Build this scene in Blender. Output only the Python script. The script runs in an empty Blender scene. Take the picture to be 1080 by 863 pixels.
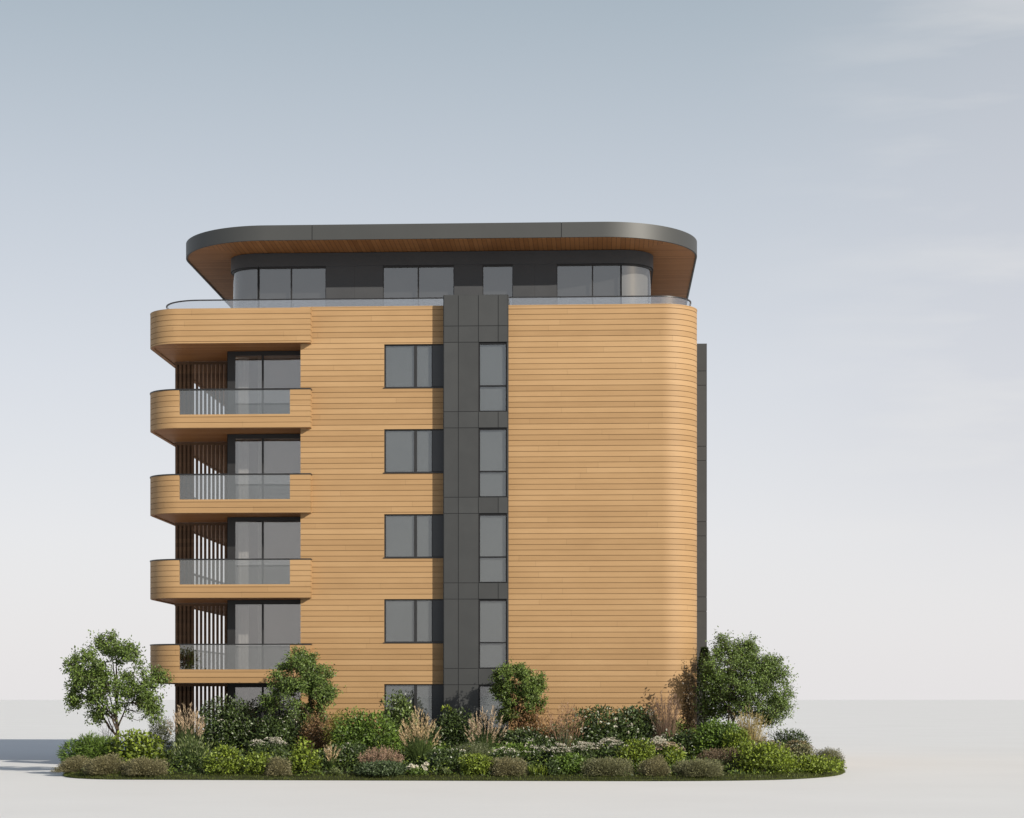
import bpy, math, random
import numpy as np
from math import sin, cos, radians, pi, sqrt, floor

random.seed(7)
scene = bpy.context.scene
col = scene.collection

# ------------------------------------------------------------------ basics
class MB:
    """collects vertices and faces, then links them as ONE mesh object"""
    def __init__(s):
        s.v = []; s.f = []; s.u = []; s.m = []
    def face(s, pts, uv=None, m=0):
        i = len(s.v); s.v += [tuple(p) for p in pts]
        s.f.append(tuple(range(i, i + len(pts)))); s.m.append(m)
        s.u.append(uv if uv else [(p[0], p[2]) for p in pts])
    def box(s, x0, x1, y0, y1, z0, z1, m=0):
        P = lambda a, b, c: (a, b, c)
        F = s.face
        F([P(x0,y0,z0),P(x1,y0,z0),P(x1,y0,z1),P(x0,y0,z1)], [(x0,z0),(x1,z0),(x1,z1),(x0,z1)], m)
        F([P(x1,y1,z0),P(x0,y1,z0),P(x0,y1,z1),P(x1,y1,z1)], [(x1,z0),(x0,z0),(x0,z1),(x1,z1)], m)
        F([P(x0,y1,z0),P(x0,y0,z0),P(x0,y0,z1),P(x0,y1,z1)], [(y1,z0),(y0,z0),(y0,z1),(y1,z1)], m)
        F([P(x1,y0,z0),P(x1,y1,z0),P(x1,y1,z1),P(x1,y0,z1)], [(y0,z0),(y1,z0),(y1,z1),(y0,z1)], m)
        F([P(x0,y0,z1),P(x1,y0,z1),P(x1,y1,z1),P(x0,y1,z1)], [(x0,y0),(x1,y0),(x1,y1),(x0,y1)], m)
        F([P(x0,y1,z0),P(x1,y1,z0),P(x1,y0,z0),P(x0,y0,z0)], [(x0,y1),(x1,y1),(x1,y0),(x0,y0)], m)
        return s
    def prism(s, o, z0, z1, m=0, mb=None, side=True):
        """o: outline counter-clockwise seen from above"""
        s.face([(x, y, z1) for x, y in o], [(x, y) for x, y in o], m)
        s.face([(x, y, z0) for x, y in reversed(o)], [(x, y) for x, y in reversed(o)], m if mb is None else mb)
        if side:
            n = len(o); L = 0
            for i in range(n):
                a, b = o[i], o[(i+1) % n]; d = math.dist(a, b)
                s.face([(*a, z0), (*b, z0), (*b, z1), (*a, z1)], [(L,z0),(L+d,z0),(L+d,z1),(L,z1)], m); L += d
        return s
    def sweep(s, path, prof, m=0, caps=False, closed=False, u0=0.0, flip=False):
        """path in plan, prof = list of (outward offset, z); outward = right of the path"""
        n = len(path)
        nor = []
        for i in range(n):
            a = path[i-1] if i > 0 else (path[-2] if closed else None)
            b = path[i+1] if i < n-1 else (path[1] if closed else None)
            c = path[i]; ns = []
            if a is not None:
                d = math.dist(a, c); ns.append(((c[1]-a[1])/d, -(c[0]-a[0])/d))
            if b is not None:
                d = math.dist(b, c); ns.append(((b[1]-c[1])/d, -(b[0]-c[0])/d))
            if len(ns) == 1: nor.append(ns[0])
            else:
                sx, sy = ns[0][0]+ns[1][0], ns[0][1]+ns[1][1]
                k = 2/(sx*sx+sy*sy); nor.append((sx*k, sy*k))
        base = len(s.v); q = len(prof); L = u0; us = []
        for i in range(n):
            if i: L += math.dist(path[i-1], path[i])
            us.append(L)
            for o, z in prof:
                s.v.append((path[i][0]+nor[i][0]*o, path[i][1]+nor[i][1]*o, z))
        for i in range(n-1):
            for j in range(q-1):
                a = base+i*q+j; f = (a, a+q, a+q+1, a+1)
                uv = [(us[i], prof[j][1]), (us[i+1], prof[j][1]), (us[i+1], prof[j+1][1]), (us[i], prof[j+1][1])]
                if flip: f = f[::-1]; uv = uv[::-1]
                s.f.append(f); s.u.append(uv); s.m.append(m)
        if caps:
            c0 = [s.v[base+j] for j in range(q)]; c1 = [s.v[base+(n-1)*q+j] for j in range(q)]
            if prof[0] == prof[-1]: c0 = c0[:-1]; c1 = c1[:-1]
            s.face(c0, [(p[1], p[2]) for p in c0], m); s.face(c1[::-1], [(p[1], p[2]) for p in c1[::-1]], m)
        return s
    def boards(s, path, z0, z1, pitch=0.2, off=0.034, gap=0.018, m=0, zr=0.0, u0=0.0):
        """horizontal cladding boards with real open joints"""
        prof = []
        k = floor((z0-zr)/pitch + 1e-6)
        while zr + k*pitch < z1 - 1e-4:
            a = zr + k*pitch; b = a + pitch
            lo = max(a, z0); hi = min(b, z1); g = a + gap
            if lo < g - 1e-5: prof += [(0.0, lo), (0.0, min(g, hi))]; lo = g
            if hi > lo + 1e-4: prof += [(off, lo), (off, hi)]
            k += 1
        prof = [(0.0, z0)] + prof + [(0.0, z1)]
        p2 = [prof[0]]
        for p in prof[1:]:
            if abs(p[0]-p2[-1][0]) + abs(p[1]-p2[-1][1]) > 1e-5: p2.append(p)
        return s.sweep(path, p2, m, u0=u0)
    def tube(s, pts, rad, sides=6, m=0):
        """round bar through points with a radius per point"""
        P = np.array(pts, float); n = len(P); base = len(s.v)
        for i in range(n):
            t = P[min(i+1, n-1)] - P[max(i-1, 0)]; t /= (np.linalg.norm(t)+1e-9)
            a = np.cross(t, (0.3, 1, 0.1) if abs(t[2]) > .8 else (0, 0, 1)); a /= np.linalg.norm(a)+1e-9; b = np.cross(t, a)
            r = rad[i] if hasattr(rad, '__len__') else rad
            for k in range(sides):
                w = 2*pi*k/sides
                s.v.append(tuple(P[i] + (a*cos(w)+b*sin(w))*r))
        for i in range(n-1):
            for k in range(sides):
                k2 = (k+1) % sides
                s.f.append((base+i*sides+k, base+i*sides+k2, base+(i+1)*sides+k2, base+(i+1)*sides+k))
                s.u.append([(k/sides, i), (k2/sides, i), (k2/sides, i+1), (k/sides, i+1)]); s.m.append(m)
        return s
    def build(s, name, mats, parent=None, smooth=None, fixn=False):
        me = bpy.data.meshes.new(name)
        me.from_pydata(s.v, [], s.f)
        uvl = me.uv_layers.new(name='UVMap')
        uvl.data.foreach_set('uv', np.array([c for f in s.u for p in f for c in p], np.float32))
        me.polygons.foreach_set('material_index', np.array(s.m, np.int32))
        for mt in (mats if isinstance(mats, (list, tuple)) else [mats]): me.materials.append(mt)
        if smooth:
            me.polygons.foreach_set('use_smooth', np.ones(len(s.f), bool))
            me.set_sharp_from_angle(angle=radians(smooth))
        me.update()
        return link(name, me, parent)

def link(name, me, parent=None):
    o = bpy.data.objects.new(name, me); col.objects.link(o)
    if parent: o.parent = parent
    return o
def tag(o, label=None, cat=None, group=None, kind=None):
    if label: o['label'] = label
    if cat: o['category'] = cat
    if group: o['group'] = group
    if kind: o['kind'] = kind
    return o
def empty(name, loc):
    o = bpy.data.objects.new(name, None); o.location = loc; o.empty_display_size = .3; col.objects.link(o)
    return o
def copy_part(o, dz, parent):
    """copy of a part and of its sub-parts, moved up"""
    c = o.copy(); col.objects.link(c); c.parent = parent
    c.location = (o.location[0], o.location[1], o.location[2]+dz)
    for ch in [q for q in col.objects if q.parent == o]:
        d = ch.copy(); col.objects.link(d); d.parent = c
    return c
def arc(cx, cy, R, a0, a1, n=24):
    return [(cx+R*cos(radians(a0+(a1-a0)*i/n)), cy+R*sin(radians(a0+(a1-a0)*i/n))) for i in range(n+1)]

# ------------------------------------------------------------------ materials
def mat(name):
    m = bpy.data.materials.new(name); m.use_nodes = True
    nt = m.node_tree; nt.nodes.clear()
    out = nt.nodes.new('ShaderNodeOutputMaterial')
    return m, nt, out
def N(nt, t, **kw):
    n = nt.nodes.new(t)
    for k, v in kw.items():
        if k.startswith('i_'): n.inputs[k[2:].replace('_', ' ')].default_value = v
        elif k[0] == 'n' and k[1:].isdigit(): n.inputs[int(k[1:])].default_value = v
        else: setattr(n, k, v)
    return n
def math_(nt, op, a, b=None, c=None):
    n = nt.nodes.new('ShaderNodeMath'); n.operation = op
    for i, x in enumerate((a, b, c)):
        if x is None: continue
        if isinstance(x, (int, float)): n.inputs[i].default_value = x
        else: nt.links.new(x, n.inputs[i])
    return n.outputs[0]
def ramp(nt, fac, stops, interp='LINEAR'):
    n = nt.nodes.new('ShaderNodeValToRGB'); cr = n.color_ramp; cr.interpolation = interp
    while len(cr.elements) < len(stops): cr.elements.new(.5)
    for e, (p, c) in zip(cr.elements, stops): e.position = p; e.color = (*c, 1)
    nt.links.new(fac, n.inputs[0]); return n.outputs[0]

def wood_mat(name, c_lo, c_mid, c_hi, pitch=0.2, seg=4.3, across='Y', rough=.6, joint=0.0, var=1.0):
    """boards running along U, stacked along V: tone per board, fine grain, faint weathering"""
    m, nt, out = mat(name); L = nt.links.new
    uv = N(nt, 'ShaderNodeUVMap'); sp = N(nt, 'ShaderNodeSeparateXYZ'); L(uv.outputs[0], sp.inputs[0])
    oi = N(nt, 'ShaderNodeObjectInfo'); lo = N(nt, 'ShaderNodeSeparateXYZ'); L(oi.outputs['Location'], lo.inputs[0])
    U, V = sp.outputs[0], sp.outputs[1]
    rowf = math_(nt, 'DIVIDE', V, pitch)
    row = math_(nt, 'ADD', math_(nt, 'FLOOR', rowf), math_(nt, 'MULTIPLY', lo.outputs[2], 7.31))
    wn = N(nt, 'ShaderNodeTexWhiteNoise', noise_dimensions='1D'); L(row, wn.inputs['W'])
    us = math_(nt, 'ADD', math_(nt, 'DIVIDE', U, seg), math_(nt, 'MULTIPLY', wn.outputs['Value'], 9.0))
    cmb = N(nt, 'ShaderNodeCombineXYZ'); L(row, cmb.inputs[0]); L(math_(nt, 'FLOOR', us), cmb.inputs[1])
    w2 = N(nt, 'ShaderNodeTexWhiteNoise', noise_dimensions='2D'); L(cmb.outputs[0], w2.inputs['Vector'])
    g = N(nt, 'ShaderNodeCombineXYZ'); L(math_(nt, 'MULTIPLY', U, 1.3), g.inputs[0]); L(math_(nt, 'MULTIPLY', V, 55.0), g.inputs[1]); L(math_(nt, 'MULTIPLY', w2.outputs['Value'], 60.0), g.inputs[2])
    nz = N(nt, 'ShaderNodeTexNoise', i_Scale=1.0, i_Detail=5.0, i_Roughness=.6); L(g.outputs[0], nz.inputs['Vector'])
    g2 = N(nt, 'ShaderNodeCombineXYZ'); L(math_(nt, 'MULTIPLY', U, .5), g2.inputs[0]); L(math_(nt, 'MULTIPLY', V, .8), g2.inputs[1])
    n2 = N(nt, 'ShaderNodeTexNoise', i_Scale=1.0, i_Detail=4.0, i_Roughness=.55); L(g2.outputs[0], n2.inputs['Vector'])
    t = math_(nt, 'ADD', math_(nt, 'MULTIPLY', math_(nt, 'SUBTRACT', math_(nt, 'ADD', math_(nt, 'MULTIPLY', w2.outputs['Value'], .35), math_(nt, 'MULTIPLY', wn.outputs['Value'], .65)), .5), .72*var),
              math_(nt, 'ADD', math_(nt, 'MULTIPLY', math_(nt, 'SUBTRACT', nz.outputs['Fac'], .5), .75*var),
                    math_(nt, 'MULTIPLY', math_(nt, 'SUBTRACT', n2.outputs['Fac'], .5), .7*var)))
    c = ramp(nt, math_(nt, 'ADD', t, .5), [(0, c_lo), (.5, c_mid), (1, c_hi)])
    # butt joints between board lengths, and (where asked) the joint along each board
    fr = math_(nt, 'FRACT', us); j = math_(nt, 'MULTIPLY', math_(nt, 'LESS_THAN', fr, .0012), .5)
    if joint:
        fv = math_(nt, 'FRACT', rowf); j = math_(nt, 'MAXIMUM', j, math_(nt, 'LESS_THAN', fv, joint))
    mx = N(nt, 'ShaderNodeMix', data_type='RGBA'); L(math_(nt, 'MULTIPLY', j, .75), mx.inputs['Factor']); L(c, mx.inputs['A']); mx.inputs['B'].default_value = (c_lo[0]*.2, c_lo[1]*.17, c_lo[2]*.15, 1)
    b = N(nt, 'ShaderNodeBsdfPrincipled', i_Roughness=rough); L(mx.outputs['Result'], b.inputs['Base Color'])
    b.inputs['Specular IOR Level'].default_value = .3
    bp = N(nt, 'ShaderNodeBump', i_Strength=.25, i_Distance=.004); L(nz.outputs['Fac'], bp.inputs['Height']); L(bp.outputs[0], b.inputs['Normal'])
    L(b.outputs[0], out.inputs[0]); return m

def plain_mat(name, c, rough=.5, metal=0.0, spec=.5, var=.12, scale=1.5):
    m, nt, out = mat(name); L = nt.links.new
    tc = N(nt, 'ShaderNodeNewGeometry')
    nz = N(nt, 'ShaderNodeTexNoise', i_Scale=scale, i_Detail=6.0, i_Roughness=.6); L(tc.outputs['Position'], nz.inputs['Vector'])
    isl = math_(nt, 'SUBTRACT', tc.outputs['Random Per Island'], .5)
    f = math_(nt, 'ADD', math_(nt, 'MULTIPLY', isl, .5), nz.outputs['Fac'])
    lo = tuple(x*(1-var) for x in c); hi = tuple(x*(1+var) for x in c)
    cc = ramp(nt, f, [(.2, lo), (.8, hi)])
    b = N(nt, 'ShaderNodeBsdfPrincipled', i_Roughness=rough, i_Metallic=metal); L(cc, b.inputs['Base Color'])
    b.inputs['Specular IOR Level'].default_value = spec
    L(math_(nt, 'ADD', math_(nt, 'MULTIPLY', nz.outputs['Fac'], .12), rough-.06), b.inputs['Roughness'])
    L(b.outputs[0], out.inputs[0]); return m

def glass_mat(name, tint, refl, rough=.015, gloss=(.9, .95, 1.0), edge=.55, bow=.12):
    """coated pane: lets part of the light through, mirrors more at grazing angles; very slight bow"""
    m, nt, out = mat(name); L = nt.links.new
    tr = N(nt, 'ShaderNodeBsdfTransparent'); tr.inputs[0].default_value = (*tint, 1)
    gl = N(nt, 'ShaderNodeBsdfGlossy', i_Roughness=rough); gl.inputs[0].default_value = (*gloss, 1)
    lw = N(nt, 'ShaderNodeLayerWeight', i_Blend=.5)
    f = math_(nt, 'ADD', math_(nt, 'MULTIPLY', math_(nt, 'POWER', lw.outputs['Facing'], 4.0), edge), refl)
    geo = N(nt, 'ShaderNodeNewGeometry'); nz = N(nt, 'ShaderNodeTexNoise', i_Scale=.7, i_Detail=1.0); L(geo.outputs['Position'], nz.inputs['Vector'])
    bp = N(nt, 'ShaderNodeBump', i_Strength=bow, i_Distance=.05); L(nz.outputs['Fac'], bp.inputs['Height']); L(bp.outputs[0], gl.inputs['Normal'])
    mx = N(nt, 'ShaderNodeMixShader'); L(f, mx.inputs[0]); L(tr.outputs[0], mx.inputs[1]); L(gl.outputs[0], mx.inputs[2])
    L(mx.outputs[0], out.inputs[0]); return m

def leaf_mat(name, c1, c2, c3, trans=.3, gloss=.35, rough=.5):
    m, nt, out = mat(name); L = nt.links.new
    geo = N(nt, 'ShaderNodeNewGeometry')
    c = ramp(nt, geo.outputs['Random Per Island'], [(0, c1), (.55, c2), (1, c3)])
    b = N(nt, 'ShaderNodeBsdfPrincipled', i_Roughness=rough); b.inputs['Specular IOR Level'].default_value = gloss
    L(c, b.inputs['Base Color'])
    tl = N(nt, 'ShaderNodeBsdfTranslucent')
    hs = N(nt, 'ShaderNodeHueSaturation', i_Saturation=1.1, i_Value=1.25, i_Hue=.49); L(c, hs.inputs['Color']); L(hs.outputs[0], tl.inputs[0])
    mx = N(nt, 'ShaderNodeMixShader', n0=trans); L(b.outputs[0], mx.inputs[1]); L(tl.outputs[0], mx.inputs[2])
    L(mx.outputs[0], out.inputs[0]); return m

M = {}
M['wood'] = wood_mat('timber_cladding', (.238,.140,.061), (.314,.193,.090), (.382,.246,.124), seg=9.5, var=.72)
M['soffit'] = wood_mat('timber_soffit', (.27,.112,.036), (.36,.158,.054), (.44,.205,.078), pitch=.17, seg=3.1, joint=.11)
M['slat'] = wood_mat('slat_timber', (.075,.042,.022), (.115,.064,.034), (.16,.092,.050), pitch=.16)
M['core'] = plain_mat('joint_shadow_board', (.08,.045,.022), .8, spec=.1)
M['metal'] = plain_mat('anthracite_panel', (.0325,.0340,.0345), .45, 0.0, .45, .10)
M['frame'] = plain_mat('dark_frame', (.014,.014,.015), .45, 0, .4)
M['darkpanel'] = plain_mat('anthracite_infill', (.040,.042,.046), .5, 0, .4)
M['fascia'] = plain_mat('fascia_metal', (.049,.0505,.0495), .52, .30, .5, .05, .5)
M['black'] = plain_mat('black_frame', (.007,.007,.008), .4, 0, .3)
M['rail'] = plain_mat('rail_metal', (.020,.020,.021), .35, .3)
M['blind'] = plain_mat('roller_blind', (.33,.32,.31), .8, 0, .1, .08, .6)
M['curtain'] = plain_mat('curtain', (.74,.73,.71), .85, 0, .1, .1)
M['interior'] = plain_mat('interior_wall', (.40,.385,.37), .8, 0, .1)
M['sheer'] = plain_mat('sheer_curtain', (.42,.42,.41), .85, 0, .1, .08)
M['deck'] = plain_mat('deck_floor', (.30,.29,.27), .7)
M['glass'] = glass_mat('window_glass', (.65,.67,.68), .115, gloss=(.98, 1, 1))
M['doorglass'] = glass_mat('door_glass', (.74,.74,.74), .17, gloss=(1, .99, .97))
M['penglass'] = glass_mat('penthouse_glass', (.50,.50,.50), .19, gloss=(1, .99, .97))
M['dim'] = plain_mat('dim_room', (.085,.085,.085), .8, 0, .1)
M['balglass'] = glass_mat('balustrade_glass', (.80,.80,.80), .13, gloss=(.97, 1, .97), edge=.15, bow=.02)
M['terraceglass'] = glass_mat('terrace_glass', (.88,.89,.90), .20, gloss=(1, 1, 1), edge=.12, bow=.0)

# ------------------------------------------------------------------ the building
P = 3.11                                    # storey height
DEPTH = 20.0
XL, XR = -14.04, 3.47                       # left elevation (behind the balconies), right elevation
bld = empty('apartment_building', (-6.0, 8.0, 0))
tag(bld, 'six storey timber clad apartment building with rounded corners, stacked balconies and an overhanging dark roof', 'apartment building')
bld.location = (0, 0, 0)

# --- timber walls
mb = MB()
R = 1.3
right_path = [(-3.43, 0), (XR-R, 0)] + arc(XR-R, R, R, -90, 0, 20)[1:] + [(XR, DEPTH-R)] + arc(XR-R, DEPTH-R, R, 0, 90, 12)[1:] + [(XL, DEPTH), (XL, 1.6)]
mb.boards(right_path, 0.0, 16.92, m=0)
mb.sweep([(x, y) for x, y in right_path], [(0.0, 16.92), (.045, 16.92), (.045, 16.955), (-.25, 16.955), (-.25, 16.0)], m=0)
# left of the stair tower: full rows between the windows, short rows beside them
WX0, WX1 = -7.97, -5.75
zs = 0.0
bands = []
for j in range(5):
    s, h = 1.52+P*j, 3.12+P*j
    bands.append((zs, s, WX1)); bands.append((s, h, WX0)); zs = h
bands.append((zs, 16.92, WX1))
for a, b, xe in bands:
    mb.boards([(-11.02, 1.6), (-11.02, 0), (xe, 0)], a, b, m=0, u0=3.3)
    if xe == WX1:                            # the strip of wall above and below each window
        mb.box(WX0, WX1, .001, .14, a, b, 1)
mb.sweep([(-11.02, .3), (-11.02, 0), (WX1, 0)], [(0.0, 16.92), (.045, 16.92), (.045, 16.955), (-.25, 16.955), (-.25, 16.0)], m=0)
# structural core behind the boards
mb.box(-11.0, WX0, .01, 2.3, 0, 16.9, 1)
mb.box(WX0+.002, -3.5, .16, 2.31, 0, 16.0, 1)
mb.box(WX1+.1, -3.45, .02, .159, 0, 16.9, 1)
mb.box(-3.44, XR-R-.2, .01, 2.32, 0, 16.0, 1)
mb.box(XL+.02, XR-.25, 2.4, DEPTH-.02, 0, 15.93, 1)
mb.prism([(-11.1, .26), (XR-R, .26)] + arc(XR-R, R, R-.26, -90, 0, 10)[1:] + [(XR-.26, DEPTH-.3), (XL, DEPTH-.3), (XL, 1.62), (-11.1, 1.62)], 15.94, 15.97, 2)
wall = mb.build('wall', [M['wood'], M['core'], M['deck']], bld, smooth=30)

# --- windows of the timber wall: one per storey
def make_window():
    z0, z1 = 1.52, 3.12
    mb = MB(); y0, y1 = .045, .10; t = .05
    x1 = WX1-.455
    mb.box(WX0, WX0+t, y0, y1, z0, z1); mb.box(WX0+t, WX1, y0, y1, z1-t, z1); mb.box(WX0+t, WX1, y0, y1, z0, z0+t)
    mb.box(x1-.03, x1, y0, y1, z0+t, z1-t); mb.box(-6.885, -6.775, y0+.004, y1, z0+t, z1-t)
    mb.box(WX0+.002, WX1, -.0, y0-.001, z1-.012, z1-.001)
    o = mb.build('window', M['frame'], bld)
    mb = MB(); mb.box(WX0+t, x1-.03, .068, .078, z0+t, z1-t); mb.build('pane', M['glass'], o)
    mb = MB(); mb.box(WX0+t, -6.83, .122, .128, z0+.03, z1); mb.box(-6.825, x1, .122, .128, z0+.03, z1); mb.build('blind', M['blind'], o)
    mb = MB(); mb.box(x1+.001, WX1, .02, .06, z0+t+.001, z1-t-.001); mb.build('infill_panel', M['darkpanel'], o)
    mb = MB(); mb.box(WX0-.04, WX1-.001, -.055, .04, z0-.022, z0+.012); mb.build('sill', M['rail'], o)
    return o
w = make_window()
for j in range(1, 5): copy_part(w, P*j, bld)

# --- stair tower of anthracite panels, front and side
def tower_mesh(W, D, top, rows_only=False):
    """local: x 0..W, front face at y=-D; panels with open joints over a dark backing"""
    mb = MB(); g = .011; pt = .02
    mb_cols = [0, W*.2285, W*.543, W]
    cols_s = [0, W*.2285, W*.543, W*.8535, W]
    def pan(x0, x1, z0, z1): mb.box(x0+g, x1-g, -D-pt, -D, z0+g, z1-g, 0)
    def sides(z0, z1):
        mb.box(-pt, 0, -D+g, -.02, z0+g, z1-g, 0); mb.box(W, W+pt, -D+g, -.02, z0+g, z1-g, 0)
    wx = W*.551
    for j in range(6):
        zb = -.02+P*j
        zl = max(0.0, zb); zt = zb+.59
        for a, b in zip(cols_s[:-1], cols_s[1:]): pan(a, b, zl, zt)
        sides(zl, zt)
        if j < 5:
            zu = zb+P
            pan(cols_s[0], cols_s[1], zt, zu); pan(cols_s[1], cols_s[2], zt, zu)
            sides(zt, zu)
            # backing with an opening for the window
            mb.box(.002, wx, -D+.002, .1, zt, zu, 1); mb.box(W-.03, W-.002, -D+.002, .1, zt, zu, 1)
            mb.box(wx, W-.03, -D+.20, .1, zt, zu, 1)
        mb.box(.002, W-.002, -D+.002, .1, zl, zt, 1)
    for a, b in zip(cols_s[:-1], cols_s[1:]): pan(a, b, 16.12, top)
    sides(16.12, top); mb.box(.002, W-.002, -D+.002, .1, 16.12, top-.012, 1)
    mb.box(-pt, W+pt, -D-pt, .12, top-.01, top+.012, 0)
    return mb
TX, TW, TD = -5.75, 2.32, .47
tower = tower_mesh(TW, TD, 17.24).build('stair_tower', [M['metal'], M['frame']], bld); tower.location = (TX, 0, 0)
def make_tower_window(W, D):
    x0, x1 = W*.551, W-.03; z0, z1 = .57+.015, P-.02-.012
    mb = MB(); y0, y1 = -D+.05, -D+.14; t = .035
    mb.box(x0, x0+t, y0, y1, z0, z1); mb.box(x1-t, x1, y0, y1, z0, z1); mb.box(x0+t, x1-t, y0, y1, z1-t*1.6, z1); mb.box(x0+t, x1-t, y0, y1, z0, z0+t*.7)
    zt = z0+.90; mb.box(x0+t, x1-t, y0+.004, y1, zt, zt+.05)
    o = mb.build('window', M['black'], bld)
    mb = MB(); mb.box(x0+t, x1-t, -D+.100, -D+.110, z0+t*.7, zt); mb.box(x0+t, x1-t, -D+.100, -D+.110, zt+.05, z1-t*1.6); mb.build('pane', M['glass'], o)
    mb = MB(); mb.box(x0+.001, x1-.001, -D+.165, -D+.171, z0, z1); mb.build('blind', M['blind'], o)
    return o
w = make_tower_window(TW, TD); w.location = (TX, 0, 0)
for j in range(1, 5): copy_part(w, P*j, bld)
# the same tower on the right elevation
t2 = tower_mesh(TW, .83, 17.24).build('stair_tower', [M['metal'], M['frame']], bld)
t2.location = (XR, 9.9, 0); t2.rotation_euler = (0, 0, pi/2)
w = make_tower_window(TW, .83); w.location = (XR, 9.9, 0); w.rotation_euler = (0, 0, pi/2)
for j in range(1, 5): copy_part(w, P*j, bld)

# --- balconies
BX, BY, BR, BE = -16.77, -.35, 1.27, -10.67
YB = 19.6
corner = arc(BX+BR, BY+BR, BR, 180, 270, 20)
full_path = [(BX, YB)] + corner + [(BE, BY), (BE, 0.0)]
GX0, GX1 = -15.47, -11.39
def inset(path, d):
    """the path moved inward (to its left)"""
    mb = MB(); mb.sweep(path, [(-d, 0)]); return [(v[0], v[1]) for v in mb.v]
def parapet(mb, path, z0, z1, zr, th=.12, u0=0.0):
    mb.boards(path, z0, z1, zr=zr, pitch=.2, off=.03, u0=u0)
    mb.sweep(path, [(0.0, z1), (-th, z1), (-th, z0)], 0, u0=u0); mb.sweep(path, [(-th, z0), (0.0, z0)], 1, u0=u0)
    for end, fl in ((path[0], path[1]), (path[-1], path[-2])):
        d = math.dist(end, fl); tx, ty = (end[0]-fl[0])/d, (end[1]-fl[1])/d
        s = 1 if end is path[-1] else -1
        nx, ny = ty*s, -tx*s
        a = (end[0]+nx*.03, end[1]+ny*.03); b = (end[0]-nx*th, end[1]-ny*th)
        q = [(*a, z0), (*b, z0), (*b, z1), (*a, z1)]
        mb.face(q if s > 0 else q[::-1], [(0, z0), (th, z0), (th, z1), (0, z1)] if s > 0 else [(0, z1), (th, z1), (th, z0), (0, z0)], 0)
def slab_outline():
    return [(BX+.02, YB)] + arc(BX+BR, BY+BR, BR-.02, 180, 270, 20) + [(BE-.02, BY+.02), (BE-.02, -.004), (-11.06, -.004), (-11.06, 1.55), (XL-.06, 1.55), (XL-.06, YB)]
def soffit_uv(mb, o, z):
    mb.face([(x, y, z) for x, y in reversed(o)], [(x, y) for x, y in reversed(o)], 1)
def make_balcony(b):
    zb = 3.15+P*(b-1); zt = zb+1.40
    mb = MB()
    parapet(mb, full_path, zb, zb+.505, zb)
    left = [(BX, 1.9)] + corner + [(GX0, BY)]
    parapet(mb, left, zb+.505, zt, zb, u0=YB-1.9)
    parapet(mb, [(GX1, BY), (BE, BY), (BE, 0.0)], zb+.505, zt, zb, u0=23.6)
    parapet(mb, [(BX, YB), (BX, YB-2.2)], zb+.505, zt, zb)
    o = slab_outline()
    mb.prism(o, zb+.03, zb+.30, 2, 1)
    bal = mb.build('balcony', [M['wood'], M['soffit'], M['deck']], bld, smooth=30)
    mb = MB()
    mb.sweep(full_path, [(.05, zt+.002), (.05, zt+.045), (-.14, zt+.045), (-.14, zt+.002), (.05, zt+.002)], caps=True)
    mb.build('handrail', M['rail'], bal, smooth=30)
    mb = MB()
    mb.box(GX0+.004, GX1-.004, BY+.03, BY+.045, zb+.507, zt+.001); mb.build('glass_panel', M['balglass'], bal)
    mb = MB(); n = 5; ys = [1.92+(YB-2.22-1.92)*i/n for i in range(n+1)]
    for a, c in zip(ys[:-1], ys[1:]): mb.box(BX+.03, BX+.045, a+.01, c-.01, zb+.507, zt+.001)
    mb.build('glass_panel', M['balglass'], bal)
    return bal
bal = make_balcony(1)
for b in range(1, 4): copy_part(bal, P*b, bld)
# terrace parapet above the top balcony: the same plan, solid
mb = MB(); zb = 3.15+P*4; zt = 16.845
parapet(mb, full_path, zb, zt, zt-1.4)
mb.sweep(full_path, [(.036, zt+.002), (.036, zt+.02), (-.14, zt+.02), (-.14, zt+.002), (.036, zt+.002)], caps=True)
mb.prism(slab_outline(), zb+.03, 15.94, 2, 1)
mb.build('terrace_parapet', [M['wood'], M['soffit'], M['deck']], bld, smooth=30)

# --- glazed doors in the recess, one per storey
def make_door():
    zs_, zh = .30, 3.15-.09+.11
    mb = MB(); y0, y1 = 1.48, 1.56
    mb.box(XL, -13.75, y0, y1, zs_, zh); mb.box(-12.745, -12.675, y0+.003, y1, zs_+.05, zh-.16)
    mb.box(-13.75, -11.03, y0, y1, zh-.16, zh); mb.box(-13.75, -11.03, y0, y1, zs_, zs_+.05)
    mb.box(-11.09, -11.03, y0+.002, y1, zs_+.05, zh-.16)
    mb.box(XL, XL+.05, y1, 2.4, zs_, zh)
    o = mb.build('patio_door', M['frame'], bld)
    mb = MB(); mb.box(-13.75, -12.745, 1.51, 1.522, zs_+.05, zh-.16); mb.box(-12.675, -11.09, 1.51, 1.522, zs_+.05, zh-.16); mb.build('pane', M['doorglass'], o)
    mb = MB(); path = []                     # pleated curtain behind the left pane
    n = 46
    for i in range(n+1):
        x = -13.70+.42*i/n; path.append((x, 1.80+.035*sin(i*1.05)))
    mb.sweep(path, [(0, zs_+.02), (0, zh-.2)])
    path = [(-12.95+.18*i/20, 1.80+.035*sin(i*1.05)) for i in range(21)]
    mb.sweep(path, [(0, zs_+.02), (0, zh-.2)]); mb.build('curtain', M['curtain'], o, smooth=60)
    mb = MB(); mb.box(-13.99, -11.03, 2.33, 2.36, zs_, zh); mb.box(-12.66, -11.05, 1.70, 1.71, zs_+.02, zh-.1); mb.build('blind', M['interior'], o)
    return o
d = make_door()
for j in range(1, 5): copy_part(d, P*j, bld)

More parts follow.
